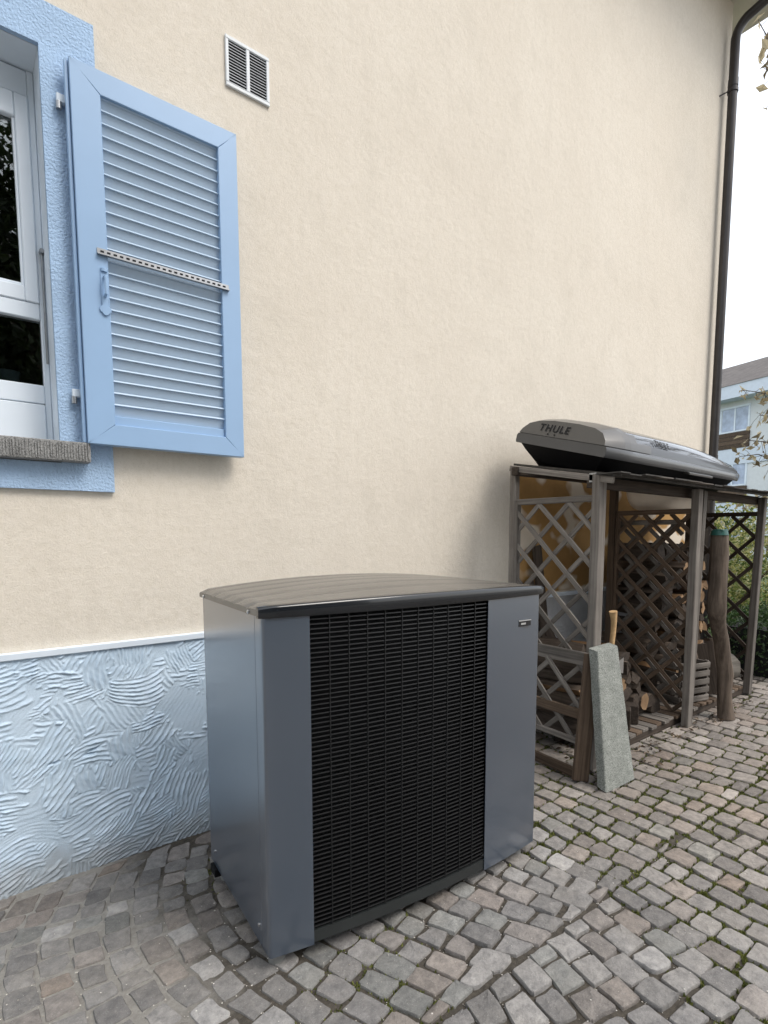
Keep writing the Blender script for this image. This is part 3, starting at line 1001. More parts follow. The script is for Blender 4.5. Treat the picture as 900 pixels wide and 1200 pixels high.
for cx_ in (VX0 + 0.0142, (VX0 + VX1) / 2 + 0.0082):
    for k in range(14):
        link('louvre', lm, M['vent'], vent, Matrix.Translation((cx_, 0, VZ0 + 0.019 + k * 0.0124)))

# ------------------------------------------------------------------ heat pump
pump = thing('heat_pump', 'grey outdoor heat pump with black louvred front and dark lid on cobbles', 'heat pump',
             (PUMP['px'], PUMP['py'], 0.0), PUMP['rot'])
W, D, ZB, ZL = PUMP['w'], PUMP['d'], PUMP['zb'], 1.096
GL, GR = 0.140, 0.850
def bow(u):
    return -0.042 * (1 - (2 * u / W - 1) ** 2)
def front_strip(u0, u1, z0, z1, y_off, thick, n=14):
    rows = []
    for k in range(n + 1):
        u = u0 + (u1 - u0) * k / n
        y = bow(u) + y_off
        rows.append([(u, y, z0), (u, y, z1), (u, y + thick, z1), (u, y + thick, z0)])
    mb_ = MB().grid(rows, close=True)
    mb_.add(rows[0], [(0, 1, 2, 3)]); mb_.add(rows[-1], [(3, 2, 1, 0)])
    return mb_
# left front cover wraps the corner with a small radius
def corner_cover(side):
    path = []
    r = 0.012
    if side == 0:
        path = [(0, 0.062), (0, 0.03), (0, r)] + [(r - r * math.cos(a), r - r * math.sin(a)) for a in (R(22), R(45), R(68))]
        for k in range(9):
            u = r + (GL - r) * k / 8
            path.append((u, bow(u) - bow(r) * (1 - k / 8)))
    else:
        for k in range(9):
            u = GR + (W - r - GR) * k / 8
            path.append((u, bow(u) - bow(W - r) * (k / 8)))
        path += [(W - r + r * math.sin(a), r - r * math.cos(a)) for a in (R(22), R(45), R(68))] + [(W, r), (W, 0.03), (W, 0.062)]
    rows = []
    for i, p in enumerate(path):
        a = Vector(path[max(0, i - 1)]); b = Vector(path[min(len(path) - 1, i + 1)])
        t_ = (b - a).normalized(); nrm = Vector((-t_.y, t_.x)) * 0.0025
        q = (p[0] + nrm.x, p[1] + nrm.y)
        rows.append([(p[0], p[1], ZB), (p[0], p[1], ZL), (q[0], q[1], ZL), (q[0], q[1], ZB)])
    mb_ = MB().grid(rows, close=True)
    mb_.add(rows[0], [(0, 1, 2, 3)]); mb_.add(rows[-1], [(3, 2, 1, 0)])
    return mb_
obj('front_panel', corner_cover(0), M['pumpgrey'], pump, smooth=True)
fpr = obj('front_panel', corner_cover(1), M['pumpgrey'], pump, smooth=True)
bx('side_panel', M['pumpgrey'], pump, 0.0, 0.0645, ZB, 0.003, D, ZL, 0.0008)
bx('side_panel', M['pumpgrey'], pump, W - 0.003, 0.0645, ZB, W, D, ZL, 0.0008)
bx('back_panel', M['pumpgrey'], pump, 0.004, D - 0.004, ZB, W - 0.004, D - 0.001, ZL)
bx('core', M['coil'], pump, 0.0045, 0.045, ZB + 0.004, W - 0.0045, D - 0.006, ZL - 0.002)
gr = obj('grille', front_strip(GL + 0.002, GR - 0.002, ZB + 0.004, ZB + 0.042, 0.004, 0.03).box(GL + 0.002, bow(GL) + 0.014, ZB + 0.0425, GL + 0.006, 0.04, ZL - 0.001), M['pumpedge'], pump, smooth=True)
gr.data.materials[0] = M['sillblack']
NSL = 68
zg0, zg1 = ZB + 0.050, ZL - 0.006
def louvre():
    rows = []
    for k in range(15):
        u = GL + 0.003 + (GR - GL - 0.006) * k / 14
        y = bow(u) + 0.006
        rows.append([(u, y, 0.002), (u, y + 0.0005, 0.0056), (u, y + 0.022, -0.002), (u, y + 0.022, -0.0045)])
    mb_ = MB().grid(rows, close=True)
    mb_.add(rows[0], [(0, 1, 2, 3)]); mb_.add(rows[-1], [(3, 2, 1, 0)])
    return mb_.mesh('slat', True)
lme = louvre()
for k in range(NSL):
    link('slat', lme, M['grille'], gr, Matrix.Translation((0, 0, zg0 + (zg1 - zg0) * k / NSL)))
for k in range(1, 11):
    u = GL + (GR - GL) * k / 11
    bx('bar', M['grille'], gr, u - 0.0012, bow(u) + 0.0035, zg0 - 0.004, u + 0.0012, bow(u) + 0.0058, zg1)
# lid: arched, ribbed along its length, glossy black front edge following the bow
def lid_mesh():
    nu, rows = 40, []
    ov = 0.010
    vprof = []          # (v along depth, rib height)
    nv = 48
    for k in range(nv + 1):
        f = k / nv
        vprof.append(f)
    top = []
    for k in range(nu + 1):
        u = -ov + (W + ov + 0.022) * k / nu
        e = min(1, max(0, u / W))
        arch = 0.028 * (1 - (2 * e - 1) ** 2)
        ed = min(u + ov, W + 0.022 - u)
        rnd = -0.010 * (1 - min(1, ed / 0.02)) ** 2
        row = []
        yf = bow(min(W, max(0, u))) - 0.004
        for f in vprof:
            arch = (0.010 + 0.024 * math.sin(min(1, f / 0.55) * math.pi / 2)) * (1 - (2 * e - 1) ** 2)
            y = yf + 0.012 + (D + 0.008 - yf - 0.012) * f
            ph = (y + 0.02) / 0.118
            rib = -0.0035 * math.exp(-((ph - round(ph)) * 0.118 / 0.012) ** 2) if 0.05 < y < D - 0.03 else 0
            fb_ = min(1, f / 0.03, (1 - f) / 0.03)
            row.append((u, y, ZL + 0.030 + arch + rnd + rib - 0.006 * (1 - fb_) ** 2))
        top.append([(u, row[0][1], ZL + 0.001)] + row + [(u, row[-1][1], ZL + 0.001)])
    mb_ = MB().grid(top)
    mb_.add(top[0], [tuple(range(len(top[0])))]); mb_.add(top[-1], [tuple(range(len(top[0])))[::-1]])
    return mb_
lid = obj('lid', lid_mesh(), M['pumplid'], pump, smooth=True)
ed = []
for k in range(41):
    u = -0.010 + (W + 0.032) * k / 40
    e = min(1, max(0, u / W))
    arch = 0.010 * (1 - (2 * e - 1) ** 2)
    tap = min(1, (u + 0.012) / 0.02, (W + 0.024 - u) / 0.02)
    yf = bow(min(W, max(0, u))) - 0.006 + 0.012 * (1 - tap) ** 2
    zt = ZL + 0.031 + arch - 0.004 * (1 - tap)
    ed.append([(u, yf + 0.0175, ZL - 0.004), (u, yf + 0.002, ZL - 0.004), (u, yf, ZL - 0.001), (u, yf, zt - 0.008), (u, yf + 0.002, zt - 0.003), (u, yf + 0.007, zt), (u, yf + 0.0175, zt + 0.0008)])
em = MB().grid(ed, close=True)
em.add(ed[0], [tuple(range(7))]); em.add(ed[-1], [tuple(range(7))[::-1]])
obj('front_edge', em, M['pumpedge'], lid, smooth=True)
for y_, z_ in ((0.085, ZL + 0.008), (D - 0.05, ZL + 0.008), (0.085, 0.11), (D - 0.06, 0.11)):
    obj('screw', MB().tube([(0.001, y_, z_), (-0.013 if z_ > 1 else -0.003, y_, z_), (-0.015 if z_ > 1 else -0.004, y_, z_)], [0.006, 0.006, 0.003], 10), M['steel'], pump, smooth=True)
ub = 1.062
bd = bx('badge', M['badge'], fpr, ub - 0.034, bow(ub) - 0.0045, 0.974, ub + 0.034, bow(ub) + 0.004, 0.999, 0.001)
bx('badge_mark', M['badgelight'], bd, ub - 0.034, bow(ub) - 0.0052, 0.995, ub + 0.034, bow(ub) - 0.004, 0.9985)
bx('badge_mark', M['badgelight'], bd, ub - 0.022, bow(ub) - 0.0052, 0.981, ub + 0.004, bow(ub) - 0.004, 0.988)
for u, v_ in ((0.045, 0.055), (W - 0.06, 0.055), (0.045, D - 0.06), (W - 0.06, D - 0.06)):
    wx, wy, _ = pump_world(u, v_, 0)
    obj('foot', MB().tube([(u, v_, gz(wx, wy) - 0.006), (u, v_, ZB + 0.002)], [0.028, 0.024], 14), M['rubber'], pump, smooth=True)
bx('base_rail', M['boxblack'], pump, -0.012, D - 0.09, ZB - 0.03, W - 0.02, D - 0.03, ZB + 0.001, 0.002)
bx('base_rail', M['boxblack'], pump, 0.02, 0.09, ZB - 0.02, W - 0.02, 0.15, ZB + 0.001, 0.002)

# ------------------------------------------------------------------ woodshed
shed = thing('woodshed', 'weathered open woodshed of posts and diagonal trellis against the cream wall', 'woodshed', (0, 0, 0))
def roof_z(y):
    return 1.650 + (y + 0.88) * 0.185
rf = MB()
rf.add([(2.72, -0.95, roof_z(-0.95)), (5.27, -0.95, roof_z(-0.95) - 0.01), (5.27, -0.10, roof_z(-0.10)), (2.96, -0.10, roof_z(-0.10)),
        (2.72, -0.95, roof_z(-0.95) + 0.014), (5.27, -0.95, roof_z(-0.95) + 0.004), (5.27, -0.10, roof_z(-0.10) + 0.014), (2.96, -0.10, roof_z(-0.10) + 0.014)],
       [(3, 2, 1, 0), (4, 5, 6, 7), (0, 1, 5, 4), (1, 2, 6, 5), (2, 3, 7, 6), (3, 0, 4, 7)])
roof = obj('roof', rf, M['roofsheet'], shed)
k = 0
x_ = 2.70
while x_ < 5.2:
    w_ = random.uniform(0.10, 0.2)
    zz_ = roof_z(-0.96) + 0.013 + random.uniform(-0.004, 0.006)
    bx('shingle', M['roofsheet'] if random.random() < 0.75 else M['oldwood'], roof, x_, -0.99 - random.uniform(0, 0.025), zz_, min(5.26, x_ + w_ - 0.006), -0.86, zz_ + random.uniform(0.004, 0.008))
    x_ += w_
bar('roof_beam', M['darkwood'], shed, (2.745, -0.80, 1.618), (5.24, -0.80, 1.606), 0.04, 0.062)
bar('roof_beam', M['darkwood'], shed, (2.72, -0.30, 1.722), (5.24, -0.30, 1.716), 0.045, 0.05)
bar('edge_board', M['oldwood'], shed, (2.745, -0.25, roof_z(-0.25) - 0.022), (2.745, -0.94, roof_z(-0.94) - 0.022), 0.02, 0.035)
def post(A, B, w_, t_, m='oldwood'):
    return bar('post', M[m], shed, A, B, w_, t_, up=(0, -1, 0), b=0.004)
post((2.752, -0.852, 0.0), (2.768, -0.845, 1.66), 0.07, 0.05)
post((2.775, -0.262, 0.0), (2.775, -0.262, 1.74), 0.045, 0.045)
post((3.905, -0.885, 0.0), (3.925, -0.872, 1.635), 0.062, 0.05)
post((3.965, -0.868, 0.0), (4.055, -0.855, 1.63), 0.055, 0.04)
post((5.13, -0.845, 0.0), (5.205, -0.85, 1.63), 0.062, 0.05)
post((3.925, -0.28, 0.0), (3.925, -0.28, 1.72), 0.05, 0.05, 'brownwood')
post((5.18, -0.30, 0.0), (5.18, -0.30, 1.72), 0.05, 0.05, 'darkwood')
bx('bracket', M['alu'], shed, 2.735, -0.84, 1.615, 2.752, -0.80, 1.665, 0.002)

def trellis(parent, x, ya, yb, z0, z1, step, m, rail=True, swid=0.028, sth=0.012, lean=0.0, off=0.0):
    """diagonal laths in the plane x = const, between ya (rear) and yb (front); two layers"""
    def P(y, z, dx):
        return (x + dx + lean * (z - z0), y, z)
    H, Wd = z1 - z0, yb - ya
    def clip(c, sgn):
        # line z = c + sgn*(y - ya)
        pts = []
        for y in (ya, yb):
            z = c + sgn * abs(y - ya)
            if z0 - 1e-6 <= z <= z1 + 1e-6:
                pts.append((y, z))
        for z in (z0, z1):
            t_ = (z - c) / sgn
            if 1e-6 < t_ < abs(Wd) - 1e-6:
                pts.append((ya + (yb - ya) / abs(Wd) * t_, z))
        return pts[:2] if len(pts) >= 2 else None
    for sgn, dx in ((-1, -sth * 0.55), (1, sth * 0.55)):
        c = z0 - abs(Wd) if sgn > 0 else z0
        c += off
        end = z1 if sgn > 0 else z1 + abs(Wd)
        while c < end:
            seg = clip(c, sgn)
            if seg and (Vector(seg[0]) - Vector(seg[1])).length > 0.06:
                bar('slat', m if random.random() < 0.94 else M['darkwood'], parent, P(*seg[0], dx), P(*seg[1], dx), swid, sth, up=(1, 0, 0), b=0.0015)
            c += step
def panel(x, ya, yb, z0, z1, step, m, off=0.0):
    e = bpy.data.objects.new('trellis_panel', None); COL.objects.link(e); e.parent = shed
    bar('rail', m, e, (x, ya, z1), (x, yb, z1 - 0.002), 0.03, 0.035)
    bar('stile', m, e, (x, ya, z0), (x, ya, z1), 0.03, 0.035, up=(1, 0, 0))
    trellis(e, x, ya, yb, z0 + 0.0, z1 - 0.015, step, m, off=off)
    return e
p1 = panel(2.772, -0.29, -0.82, 0.655, 1.532, 0.205, M['oldwood'])
bar('rail', M['oldwood'], p1, (2.735, -0.26, 0.652), (2.70, -0.86, 0.652), 0.022, 0.05)
panel(3.935, -0.31, -0.85, 0.08, 1.49, 0.19, M['brownwood'], off=0.08)
panel(5.185, -0.33, -0.83, 0.10, 1.50, 0.235, M['darkwood'], off=0.05)
panel(4.0, -0.25, -0.76, 0.10, 1.42, 0.19, M['oldwood'], off=0.03)

# duckboard floor
duck = thing('duckboard', 'low grey slatted timber floor running under the woodshed', 'duckboard', (0, 0, 0))
for y_ in (-0.80, -0.5, -0.16):
    bar('bearer', M['darkwood'], duck, (2.95, y_, 0.028), (5.14, y_, 0.028), 0.05, 0.05)
x_ = 3.0
while x_ < 5.1:
    bar('slat', M['oldwood'] if random.random() < 0.7 else M['brownwood'], duck, (x_ + random.uniform(-.006, .006), -0.10, 0.064), (x_ + random.uniform(-.006, .006), -0.835 + random.uniform(-.012, .012), 0.064), 0.072, 0.02)
    x_ += 0.088

# leaning trellis gate with its broad stile
gate = thing('trellis_gate', 'short weathered trellis gate with one broad stile leaning on the left shed post', 'trellis gate', (0, 0, 0))
bar('stile', M['brownwood'], gate, (2.575, -0.905, 0.0), (2.702, -0.878, 0.675), 0.085, 0.03, up=(-0.55, -0.8, 0.1), b=0.003)
bar('rail', M['oldwood'], gate, (2.700, -0.875, 0.628), (2.735, -0.30, 0.628), 0.022, 0.052)
bar('rail', M['brownwood'], gate, (2.655, -0.885, 0.335), (2.70, -0.30, 0.335), 0.022, 0.055)
bar('rail', M['oldwood'], gate, (2.625, -0.885, 0.190), (2.68, -0.30, 0.190), 0.022, 0.030)
bar('rail', M['brownwood'], gate, (2.585, -0.875, 0.028), (2.64, -0.30, 0.028), 0.022, 0.055)
trellis(gate, 2.66, -0.33, -0.87, 0.19, 0.61, 0.205, M['oldwood'], lean=0.12, off=0.06)

# granite slab leaning on the gate
slab = MB()
def slab_pt(u, v_, w_):
    """u 0..1 across, v 0..1 up, w 0..1 thickness"""
    tl, bl = Vector((2.650, -0.935, 0.705)), Vector((2.548, -1.072, 0.002))
    tr, br_ = Vector((2.845, -0.945, 0.715)), Vector((2.825, -1.080, 0.002))
    b_ = (bl.lerp(br_, u)).lerp(tl.lerp(tr, u), v_)
    return b_ + Vector((0.012, 0.058, 0.010)) * w_ + Vector((-0.045, 0.0, 0)) * 0
rows = []
for k in range(29):
    v_ = k / 28
    ring = [(0.02, 0.0), (0.34, -0.0), (0.66, 0.0), (0.98, 0.0), (1.0, 0.08), (1.0, 0.92), (0.98, 1.0), (0.5, 1.0), (0.02, 1.0), (0.0, 0.92), (0.0, 0.5), (0.0, 0.08)]
    row = []
    for u, t_ in ring:
        p = slab_pt(u, v_, t_)
        nz = mnoise.noise(p * 9) * 0.0018 + mnoise.noise(p * 45) * 0.0013
        row.append(p + Vector((nz, -nz, nz * (2.5 if k in (0, 28) else 0))))
    rows.append(row)
slab.grid(rows, close=True)
slab.add(rows[0], [tuple(range(12))]); slab.add(rows[-1], [tuple(range(12))[::-1]])
so = obj('stone_slab', slab, M['granite'], smooth=True)
tag(so, 'long grey-green granite slab leaning upright in front of the woodshed', 'stone slab')

# ------------------------------------------------------------------ firewood
def split_log(L, r, kind):
    """one billet: local X is its axis; wedge, half or round section"""
    if kind == 'round':
        sec = [(r * math.cos(a), r * math.sin(a)) for a in [2 * math.pi * k / 12 for k in range(12)]]
        nb = 12
    else:
        ang = R(95) if kind == 'wedge' else R(170)
        arc = [(r * math.cos(-ang / 2 + ang * k / 6), r * math.sin(-ang / 2 + ang * k / 6)) for k in range(7)]
        sec = arc + [(-0.1 * r, 0.03 * r)]
        nb = 6
    sec = [(a * random.uniform(0.92, 1.08), b * random.uniform(0.92, 1.08)) for a, b in sec]
    cx_, cy_ = sum(a for a, b in sec) / len(sec), sum(b for a, b in sec) / len(sec)
    rows = []
    for k in range(4):
        t_ = k / 3
        s_ = 1 - 0.06 * random.random()
        dx, dy = random.gauss(0, 0.004), random.gauss(0, 0.004)
        rows.append([(L * t_ + random.gauss(0, 0.003), (a - cx_) * s_ + dx, (b - cy_) * s_ + dy) for a, b in sec])
    me = bpy.data.meshes.new('firewood')
    mb_ = MB().grid(rows, close=True)
    n = len(sec)
    nside = len(mb_.f)
    mb_.add(rows[0], [tuple(range(n))[::-1]]); mb_.add(rows[-1], [tuple(range(n))])
    me = mb_.mesh('firewood')
    for m_ in (M['bark'], M['cutwood'], M['endwood'], M['darkwood']):
        me.materials.append(m_)
    old = random.random() < 0.6
    for i, p in enumerate(me.polygons):
        if i >= nside:
            p.material_index = 2 if not old else 3
        else:
            p.material_index = 0 if (i % n) < nb else (1 if not old else 3)
    return me

LOGS = [split_log(random.uniform(0.34, 0.42), random.uniform(0.055, 0.085), random.choice(['wedge', 'wedge', 'half', 'round'])) for _ in range(22)]
def place_log(p, d, roll, label, group, me=None):
    mw, _ = frame_mat(p, Vector(p) + Vector(d))
    me = me or random.choice(LOGS)
    o = bpy.data.objects.new('firewood_log', me)
    COL.objects.link(o)
    o.matrix_world = mw @ Matrix.Rotation(roll, 4, 'X')
    tag(o, label, 'firewood', group)
    return o
ORD = ['first', 'second', 'third', 'fourth', 'fifth', 'sixth', 'seventh', 'eighth', 'ninth']
ROWN = ['bottom', 'second', 'third', 'fourth', 'fifth', 'sixth', 'seventh', 'eighth', 'ninth', 'tenth', 'eleventh', 'twelfth', 'topmost']
G1 = 'split logs piled in the left bay of the woodshed'
# pile in the left bay, front ends facing the yard, sloping down to the right
for layer in range(7):
    n = 9 - layer
    for k in range(n):
        x_ = 2.92 + k * 0.112 + random.uniform(-.02, .02) + (layer % 2) * 0.04
        z_ = 0.125 + layer * 0.083 + random.uniform(-.012, .012) - 0.02 * (k > 5)
        if x_ > 3.85:
            continue
        place_log((x_, -0.70 + random.uniform(-.05, .05), z_), (random.gauss(0, .08), 1, random.gauss(0, .05)), random.uniform(0, 6.28),
                  'split log, %s row of the pile behind the slab, %s from its left' % (ROWN[layer], ORD[k]), G1)
# a few logs thrown across the front of the pile
for p, d, rr, lab in (((3.10, -0.765, 0.565), (0.12, 1, 0.02), 0.9, 'bright orange split log lying on top of the pile behind the slab'),
                      ((3.30, -0.775, 0.50), (-0.25, 1, 0.05), 2.2, 'brown barked log slipped askew on the right of the left pile')):
    me_ = split_log(0.42, 0.08, 'wedge')
    if rr < 1:
        for p_ in me_.polygons:
            p_.material_index = 1 if p_.material_index == 3 else p_.material_index
    place_log(p, d, rr, lab, None, me_)
G2 = 'logs heaped behind the middle trellis of the woodshed'
for row in range(13):
    for k in range(6 if row < 8 else 5):
        x_ = 4.08 + k * 0.155 + random.uniform(-.03, .03) + (row % 2) * 0.05
        z_ = 0.125 + 0.088 * row + random.uniform(-.012, .012)
        place_log((x_, -0.60 + random.uniform(-.07, .06), z_), (random.gauss(0, .12), 1, random.gauss(0, .06)), random.uniform(0, 6.28),
                  'log, %s row of the heap behind the middle trellis, %s from its left' % (ROWN[row], ORD[k]), G2)
for k in range(6):
    place_log((4.46 + 0.085 * k, -0.755 + random.uniform(-.03, .02), 0.085), (random.gauss(0, .15), 0.25, 1), random.uniform(0, 6.28),
              'log standing on end beside the slatted crate, %s counted from the crate' % ORD[k], 'logs stood on end beside the crate')
# kerb of sawn timber blocks along the front of the pile
for k in range(3):
    ttl = ('leftmost', 'middle', 'rightmost')[k]
    hb = obj('timber_block', MB().box(-0.05, -0.05, 0, 0.05, 0.05, 0.13, 0.006), M['darkwood'],
             mw=Matrix.Translation((3.22 + k * 0.125, -0.74 + 0.02 * k, 0.076)) @ Matrix.Rotation(0.3 + 0.2 * k, 4, 'Z'))
    tag(hb, 'dark sawn timber block at the foot of the left firewood pile, %s of three' % ttl, 'timber block', 'timber blocks at the foot of the pile')

# log round with pale bark on its side
lr = thing('log_round', 'large pale-barked log round standing on edge by the right shed post', 'log', (0, 0, 0))
mw, _ = frame_mat((4.96, -0.66, 0.215), (5.10, -0.70, 0.215))
obj('bark', MB().tube([(0, 0, 0), (0.05, 0, 0), (0.14, 0, 0)], [0.12, 0.128, 0.12], 20, cap=False, jit=0.10), M['palebark'], lr, smooth=True, mw=mw)
obj('cut_face', MB().tube([(0.004, 0, 0), (0.136, 0, 0)], 0.112, 20, jit=0.04), M['darkwood'], lr, mw=mw)

# pole of bark-covered trunk leaning on the shed front
tp = MB()
pp = [(4.315, -0.985, -0.005), (4.32, -0.975, 0.08), (4.305, -0.965, 0.2), (4.315, -0.965, 0.32), (4.285, -0.955, 0.45), (4.255, -0.945, 0.58), (4.19, -0.94, 0.72), (4.165, -0.94, 0.80), (4.175, -0.935, 0.9), (4.17, -0.935, 1.05), (4.185, -0.93, 1.2), (4.18, -0.925, 1.33)]
tp.tube(pp, [0.058, 0.05, 0.047, 0.05, 0.047, 0.048, 0.05, 0.062, 0.060, 0.056, 0.057, 0.052], 18, jit=0.16)
tr_ = link('tree_trunk', tp.mesh('tree_trunk', True), M['standbark'])
tag(tr_, 'crooked bark-covered trunk standing upright in front of the double shed post', 'trunk')
cl = MB().tube([(6.10, -0.09, 1.36), (6.10, -0.09, 1.46)], 0.07, 14).box(6.02, -0.16, 1.385, 6.06, -0.12, 1.43)
cap_ = MB().tube([(4.175, -0.925, 1.325), (4.175, -0.925, 1.36)], [0.058, 0.05], 12).box(4.13, -0.965, 1.352, 4.225, -0.90, 1.366, 0.004)
tag(obj('green_clamp', cap_, M['green'], smooth=True), 'green plastic clamp sitting on the top of the crooked trunk', 'clamp')

# crate
cr = thing('wooden_crate', 'small grey slatted wooden crate on the duckboard between post and trunk', 'crate', (4.14, -0.735, 0.074), -0.25)
for sx_ in (0.0, 0.27):
    for sy_ in (0.0, 0.2):
        bar('post', M['oldwood'], cr, (sx_, sy_, 0), (sx_, sy_, 0.31), 0.024, 0.024, up=(0, 1, 0))
for k in range(5):
    z_ = 0.03 + k * 0.062
    for y_ in (-0.018, 0.218):
        bar('slat', M['oldwood'], cr, (-0.014, y_, z_), (0.284, y_, z_), 0.010, 0.042)
    for x_ in (-0.018, 0.288):
        bar('slat', M['oldwood'], cr, (x_, -0.01, z_), (x_, 0.21, z_), 0.010, 0.042)
bx('bottom', M['oldwood'], cr, -0.01, -0.01, 0.001, 0.28, 0.21, 0.010)

# axe standing in the pile
ax = thing('axe', 'axe with pale curved wooden handle standing behind the granite slab', 'axe', (0, 0, 0))
obj('handle', MB().tube([(3.03, -0.80, 0.55), (3.035, -0.80, 0.66), (3.05, -0.80, 0.75), (3.052, -0.80, 0.82), (3.04, -0.80, 0.875)], [0.015, 0.015, 0.015, 0.017, 0.024], 10), M['handle'], ax, smooth=True)
obj('head', MB().prism([(-0.03, 0), (0.02, -0.02), (0.13, -0.05), (0.13, 0.05), (0.02, 0.02)], 0, 0.028), M['steel'], ax, mw=Matrix.Translation((3.02, -0.79, 0.535)) @ Matrix.Rotation(R(90), 4, 'X'))

# cream tub lying on the beams under the roof
tb = MB()
rows = []
for k in range(9):
    a = k / 8 * math.pi / 2
    rx, ry, z_ = 0.17 + 0.15 * math.sin(a), 0.13 + 0.06 * math.sin(a), 1.515 + 0.15 * (1 - math.cos(a)) * 0.95
    rows.append([(4.24 + rx * math.copysign(abs(math.cos(t_)) ** 0.6, math.cos(t_)), -0.50 + ry * math.copysign(abs(math.sin(t_)) ** 0.6, math.sin(t_)), z_) for t_ in [2 * math.pi * j / 32 for j in range(32)]])
tb.grid(rows, close=True); tb.add(rows[0], [tuple(range(32))[::-1]]); tb.add(rows[-1], [tuple(range(32))])
tag(obj('plastic_tub', tb, M['cream'], smooth=True), 'shallow cream plastic tub stowed high under the woodshed roof', 'tub')
# old boards propped inside the left bay
for (A, B, lab) in (((3.48, -0.08, 0.08), (3.30, -0.05, 1.25), 'dark old board propped on the house wall behind the left trellis'),
                    ((3.72, -0.12, 0.08), (3.22, -0.04, 1.0), 'long dark board leaning slantwise on the wall inside the left bay')):
    bd_ = bar('board', M['darkwood'], None, A, B, 0.09, 0.02, up=(0, -1, 0))
    tag(bd_, lab, 'board')

# ------------------------------------------------------------------ roof box on the shed roof
rb = thing('roof_box', 'silver and grey car roof box with black tray lying on the woodshed roof', 'roof box', (0, 0, 0))
BL, BW = 1.99, 0.745
def sect(u):
    """half width scale, lid height scale, tray depth scale at u in 0..1 along the length"""
    w_ = 1.0
    if u < 0.10:
        w_ = 0.86 + 0.14 * math.sin(u / 0.10 * math.pi / 2)
    if u > 0.45:
        t_ = (u - 0.45) / 0.55
        w_ = 1 - 0.07 * t_ ** 2 - 0.22 * t_ ** 18
    h = 1.0
    if u < 0.12:
        h = 0.76 + 0.24 * math.sin(u / 0.12 * math.pi / 2)
    if u > 0.30:
        t_ = (u - 0.30) / 0.70
        h = 1 - 0.66 * t_ ** 2.8
    return w_, h
SECT = [(-0.34, -0.13), (-0.43, -0.045), (-0.468, 0.0),                       # tray
        (-0.500, 0.0), (-0.507, 0.012), (-0.507, 0.045), (-0.495, 0.058),     # rim
        (-0.478, 0.062), (-0.462, 0.098),                                     # dark side
        (-0.450, 0.108), (-0.405, 0.148), (-0.31, 0.176), (-0.14, 0.190), (0.0, 0.190)]
def section(u):
    w_, h = sect(u)
    pts = []
    half = []
    for a, z in SECT:
        zz_ = z * h if z > 0.058 else z
        if z > 0.058:
            zz_ = 0.058 + (z - 0.058) * h
        if z < 0:
            zz_ = z * (1 - 0.12 * max(0, (u - 0.5) / 0.5)) * (0.75 + 0.25 * min(1, u / 0.05))
        half.append((a * w_, zz_))
    full = half + [(-a, z) for a, z in half[:-1][::-1]]
    return full
us = [0, 0.006, 0.02, 0.04, 0.07, 0.10] + [0.10 + 0.88 * k / 36 for k in range(1, 37)] + [0.988, 0.995, 1.0]
def xpos(u, z):
    # the left end face slopes in a little towards the top; the nose is raked
    lean = 0.05 * max(0, z - 0.06) / 0.13 * max(0, 1 - u / 0.12)
    return u * BL + lean * 1.0
def loft(i0, i1):
    nfull = 2 * len(SECT) - 1
    mirror = lambda i: nfull - 1 - i
    rows_a, rows_b = [], []
    mb_ = MB()
    for rng in ((i0, i1),):
        rws = []
        for u in us:
            s_ = section(u)
            rws.append([(xpos(u, s_[i][1]), s_[i][0] * BW, s_[i][1]) for i in range(i0, i1 + 1)])
        mb_.grid(rws)
        if i1 < len(SECT) - 1 or i0 > 0:
            pass
    return mb_, rws
def loft_sym(i0, i1):
    """strip i0..i1 of the section on both sides (or one strip over the top when it reaches the middle)"""
    nfull = 2 * len(SECT) - 1
    mb_ = MB()
    if i1 == len(SECT) - 1:
        m_, r_ = loft(i0, nfull - 1 - i0)
        mb_.add(m_.v, m_.f)
        ends = [(r_[0], r_[-1])]
    else:
        m_, r_ = loft(i0, i1); mb_.add(m_.v, m_.f)
        m2, r2 = loft(nfull - 1 - i1, nfull - 1 - i0); mb_.add(m2.v, m2.f)
        ends = [(r_[0] + r2[0], r_[-1] + r2[-1])]
    for a, b in ends:
        mb_.add(a, [tuple(range(len(a)))]); mb_.add(b, [tuple(range(len(b)))[::-1]])
    return mb_
# box frame: rests on the sloping roof, rear side higher
BM = Matrix.Translation((2.885, -0.485, 1.848)) @ Matrix.Rotation(R(15.3), 4, 'X') @ Matrix.Rotation(R(0.6), 4, 'Y')
rb.matrix_world = BM
tray = MB()
rws = []
for u in us:
    s_ = section(u)
    idx = [0, 1, 2]
    ux = lambda i: 0.03 + u * (BL - 0.06) + (0.5 - u) * ((0.0, 0.05, 0.16) if u < 0.5 else (0.0, 0.02, 0.07))[2 - i]
    rws.append([(ux(i), s_[i][0] * BW, s_[i][1]) for i in (2, 1, 0)] + [(ux(i), -s_[i][0] * BW, s_[i][1]) for i in (0, 1, 2)])
tray.grid(rws, close=True); tray.add(rws[0], [tuple(range(6))]); tray.add(rws[-1], [tuple(range(6))[::-1]])
obj('base_tray', tray, M['boxblack'], rb, smooth=True)
obj('rim', loft_sym(2, 7), M['rimsilver'], rb, smooth=True)
obj('side_band', loft_sym(7, 9), M['bandblack'], rb, smooth=True)
lidb = obj('lid', loft_sym(9, len(SECT) - 1), M['lidsilver'], rb, smooth=True)
